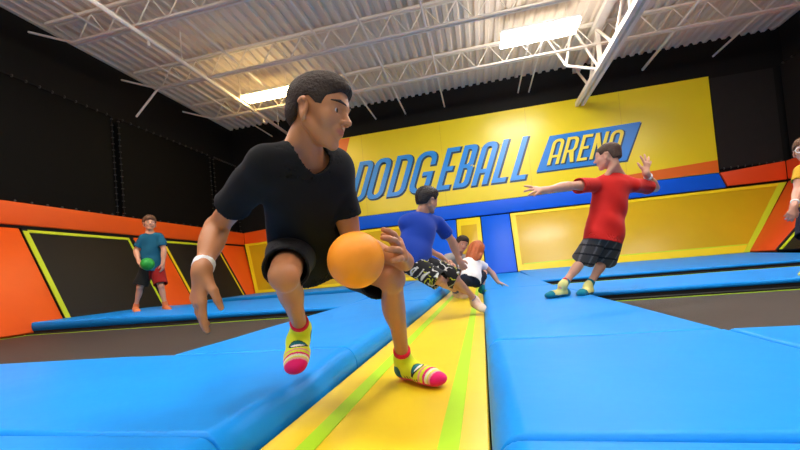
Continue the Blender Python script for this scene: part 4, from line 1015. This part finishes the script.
# ---- seated person in grey behind
J = A3(GREY); J['rtoe'][2] += .014; J['ltoe'][2] += .01; s = 1.05
p = person('dark-haired person in grey T-shirt sitting behind the blue-shirted boy', (-.45, 5.5, .08))
hd = Head(J['head'], CZ * .8 - CX * .15 - CY * .12 + CX * .35, CY + CX * .22, .215)
hands_ = [dict(W=J['rw'], fwd=CX * .7 - CY * .5 + CZ * .3, palm=-CY, thumb=CX * .3 + CZ, L=.15), dict(W=J['lw'], fwd=-CY * .5 + CZ, palm=-CY, thumb=-CX, L=.15)]
f = skin_body(J, hd, s, hands_, True)
surface('body', f, .0085, skin_mat('pink skin'), p, None, skincol(hd, (.55, .27, .18), (.45, .12, .10)))
hd.eyes(p); hd.brows(M['brow'], p, .006); hd.buzz(M['hair_dark'], p, .0075, .065, line=(.38, .24), nape=(-.44, -.24), top=.04, rough=.014)
f, tubes, cuts = tee(J, s, sleeve=.70, hem=.05); F, U, R = torso_frame(J)
cloth('t_shirt', f, tubes, cuts, .0085, M['tee_grey'], p, .004, 6, [(U * .7 + R * .7, 1)], .2, .011)
f, tubes, cuts = trousers(J, s, length=.9)
cloth('shorts', f, tubes, cuts, .0085, M['blue_cloth'], p, .004, 6, [(R, 1)], .9, .011)
for k in ('l', 'r'): sock_part(J, k, s, p, plain((.10, .45, .12), (.7, .05, .05), (.02, .15, .15)), .007, cuff=.04)

# ---- red-haired girl seen from behind
J = A3(GIRL); s = .95
p = person('girl with long red hair and white top crouching and leaning on one hand', (-.15, 4.95, .05))
hd = Head(J['head'], -CZ * .75 + CX * .4 - CY * .5, CY + CX * .15, .205)
hands_ = [dict(W=J['rw'], fwd=CX * .8 - CY * .3 + CZ * .2, palm=-CY, thumb=-CZ, L=.14, curls=(.05, .05, .05, .05)), dict(W=J['lw'], fwd=-CX * .6 - CY * .6, palm=-CY, thumb=CZ, L=.14)]
f = skin_body(J, hd, s, hands_, True)
surface('body', f, .0080, skin_mat('pale skin'), p, None, skincol(hd, (.62, .33, .23), (.5, .15, .12)))
f = Field()
hd.e(f, (0, -.06, .15), (.42, .49, .42), .05); hd.e(f, (0, -.30, -.15), (.50, .32, .50), .08); hd.e(f, (.10, -.36, -.60), (.46, .22, .48), .10); hd.e(f, (-.25, -.25, -.45), (.18, .20, .40), .10); hd.e(f, (.30, .02, -.3), (.12, .2, .42), .08); hd.e(f, (-.30, .02, -.3), (.12, .2, .42), .08)
surface('hair', f, .0065, M['hair_ginger'], p, folds(.008, 16, [(hd.R, 1), (hd.F, .5)], .8, warp=.35))
f, tubes, cuts = tee(J, s, sleeve=.30, hem=.04, w=.126); F, U, R = torso_frame(J)
cloth('t_shirt', f, tubes, cuts, .0080, M['tee_white'], p, .004, 6, [(U * .7 + R * .7, 1)], .2, .011)
f, tubes, cuts = trousers(J, s, length=.72, r0=.085, r1=.075)
cloth('shorts', f, tubes, cuts, .0080, M['navy'], p, .003, 6, [(R, 1)], .9, .011)
for k in ('l', 'r'): sock_part(J, k, s, p, plain((.10, .60, .10), (.75, .10, .08), (.0, .20, .20), (.0, .22, .25)), .0065, cuff=.04)

# ---- child cut by the right edge
J = A3(EDGE); s = .88
p = person('child in mustard T-shirt with white-framed glasses half cut off by the right edge', (2.62, 3.9, .06))
hd = Head(J['head'], CZ * .6 - CX * .78 - CY * .1, CY, .20)
hands_ = [dict(W=J['rw'], fwd=-CY * .9 - CX * .3, palm=CX * .4 - CZ, thumb=CX * .3 + CZ, L=.135, curls=(.4, .5, .55, .6)), dict(W=J['lw'], fwd=-CY, palm=-CX, thumb=CZ, L=.135)]
f = skin_body(J, hd, s, hands_, True)
surface('body', f, .0065, skin_mat('rosy skin'), p, None, skincol(hd, (.60, .31, .22), (.5, .15, .12)))
hd.eyes(p); hd.buzz(M['hair_brown'], p, .006, .07, line=(.40, .22), nape=(-.44, -.24), top=.04, rough=.012)
gl = MB()
for q in (-1, 1):
    gl.ring(hd.P(q * .15, .43, .0), hd.F, .105 * hd.h, .017 * hd.h, 16, 6); gl.tube(hd.P(q * .25, .42, .01), hd.P(q * .37, -.02, .04), .012 * hd.h, 6)
gl.tube(hd.P(-.05, .45, .01), hd.P(.05, .45, .01), .012 * hd.h, 6)
o = gl.build('glasses', M['band_white'], p, smooth=True)
f, tubes, cuts = tee(J, s, sleeve=.55, hem=.06); F, U, R = torso_frame(J)
cloth('t_shirt', f, tubes, cuts, .0065, M['tee_gold'], p, .004, 6, [(U * .7 + R * .7, 1)], .2, .009)
f, tubes, cuts = trousers(J, s, length=.9)
cloth('shorts', f, tubes, cuts, .0065, M['navy'], p, .003, 6, [(R, 1)], .9, .009)
for k in ('l', 'r'): sock_part(J, k, s, p, plain((.7, .68, .2), (.7, .05, .05)), .006, cuff=.04)
wristband(J, 'r', s, p, t=.2)
# ------------------------------------------------------------------ camera, world, view
f_px, ppy = 381.0, 262.0
cam_d = bpy.data.cameras.new('camera'); cam = bpy.data.objects.new('camera', cam_d); COL.objects.link(cam)
cam_d.sensor_fit = 'HORIZONTAL'; cam_d.sensor_width = 36.0; cam_d.lens = 36.0 * f_px / 800.0
cam_d.shift_y = (ppy - 225.0) / 800.0
cam_d.clip_start = 0.02
Xc = Vector((1782, 168, 381)).normalized()          # room axes written in camera axes
Dc = Vector((82, -4, -381)); Dc = (Dc - Xc * Dc.dot(Xc)).normalized()
Zc = Xc.cross(Dc)
cam.matrix_world = Matrix(((Xc.x, Xc.y, Xc.z, 0), (Dc.x, Dc.y, Dc.z, 0), (Zc.x, Zc.y, Zc.z, 0.38), (0, 0, 0, 1)))
scene.camera = cam
w = bpy.data.worlds.new('World'); scene.world = w; w.use_nodes = True
w.node_tree.nodes['Background'].inputs[0].default_value = (1.0, .93, .85, 1); w.node_tree.nodes['Background'].inputs[1].default_value = 0.45
vs = scene.view_settings; vs.view_transform = 'Standard'; vs.look = 'None'; vs.gamma = 1.0; vs.exposure = 0.4; vs.use_curve_mapping = False
scene.cycles.use_denoising = True
scene.cycles.max_bounces = 8
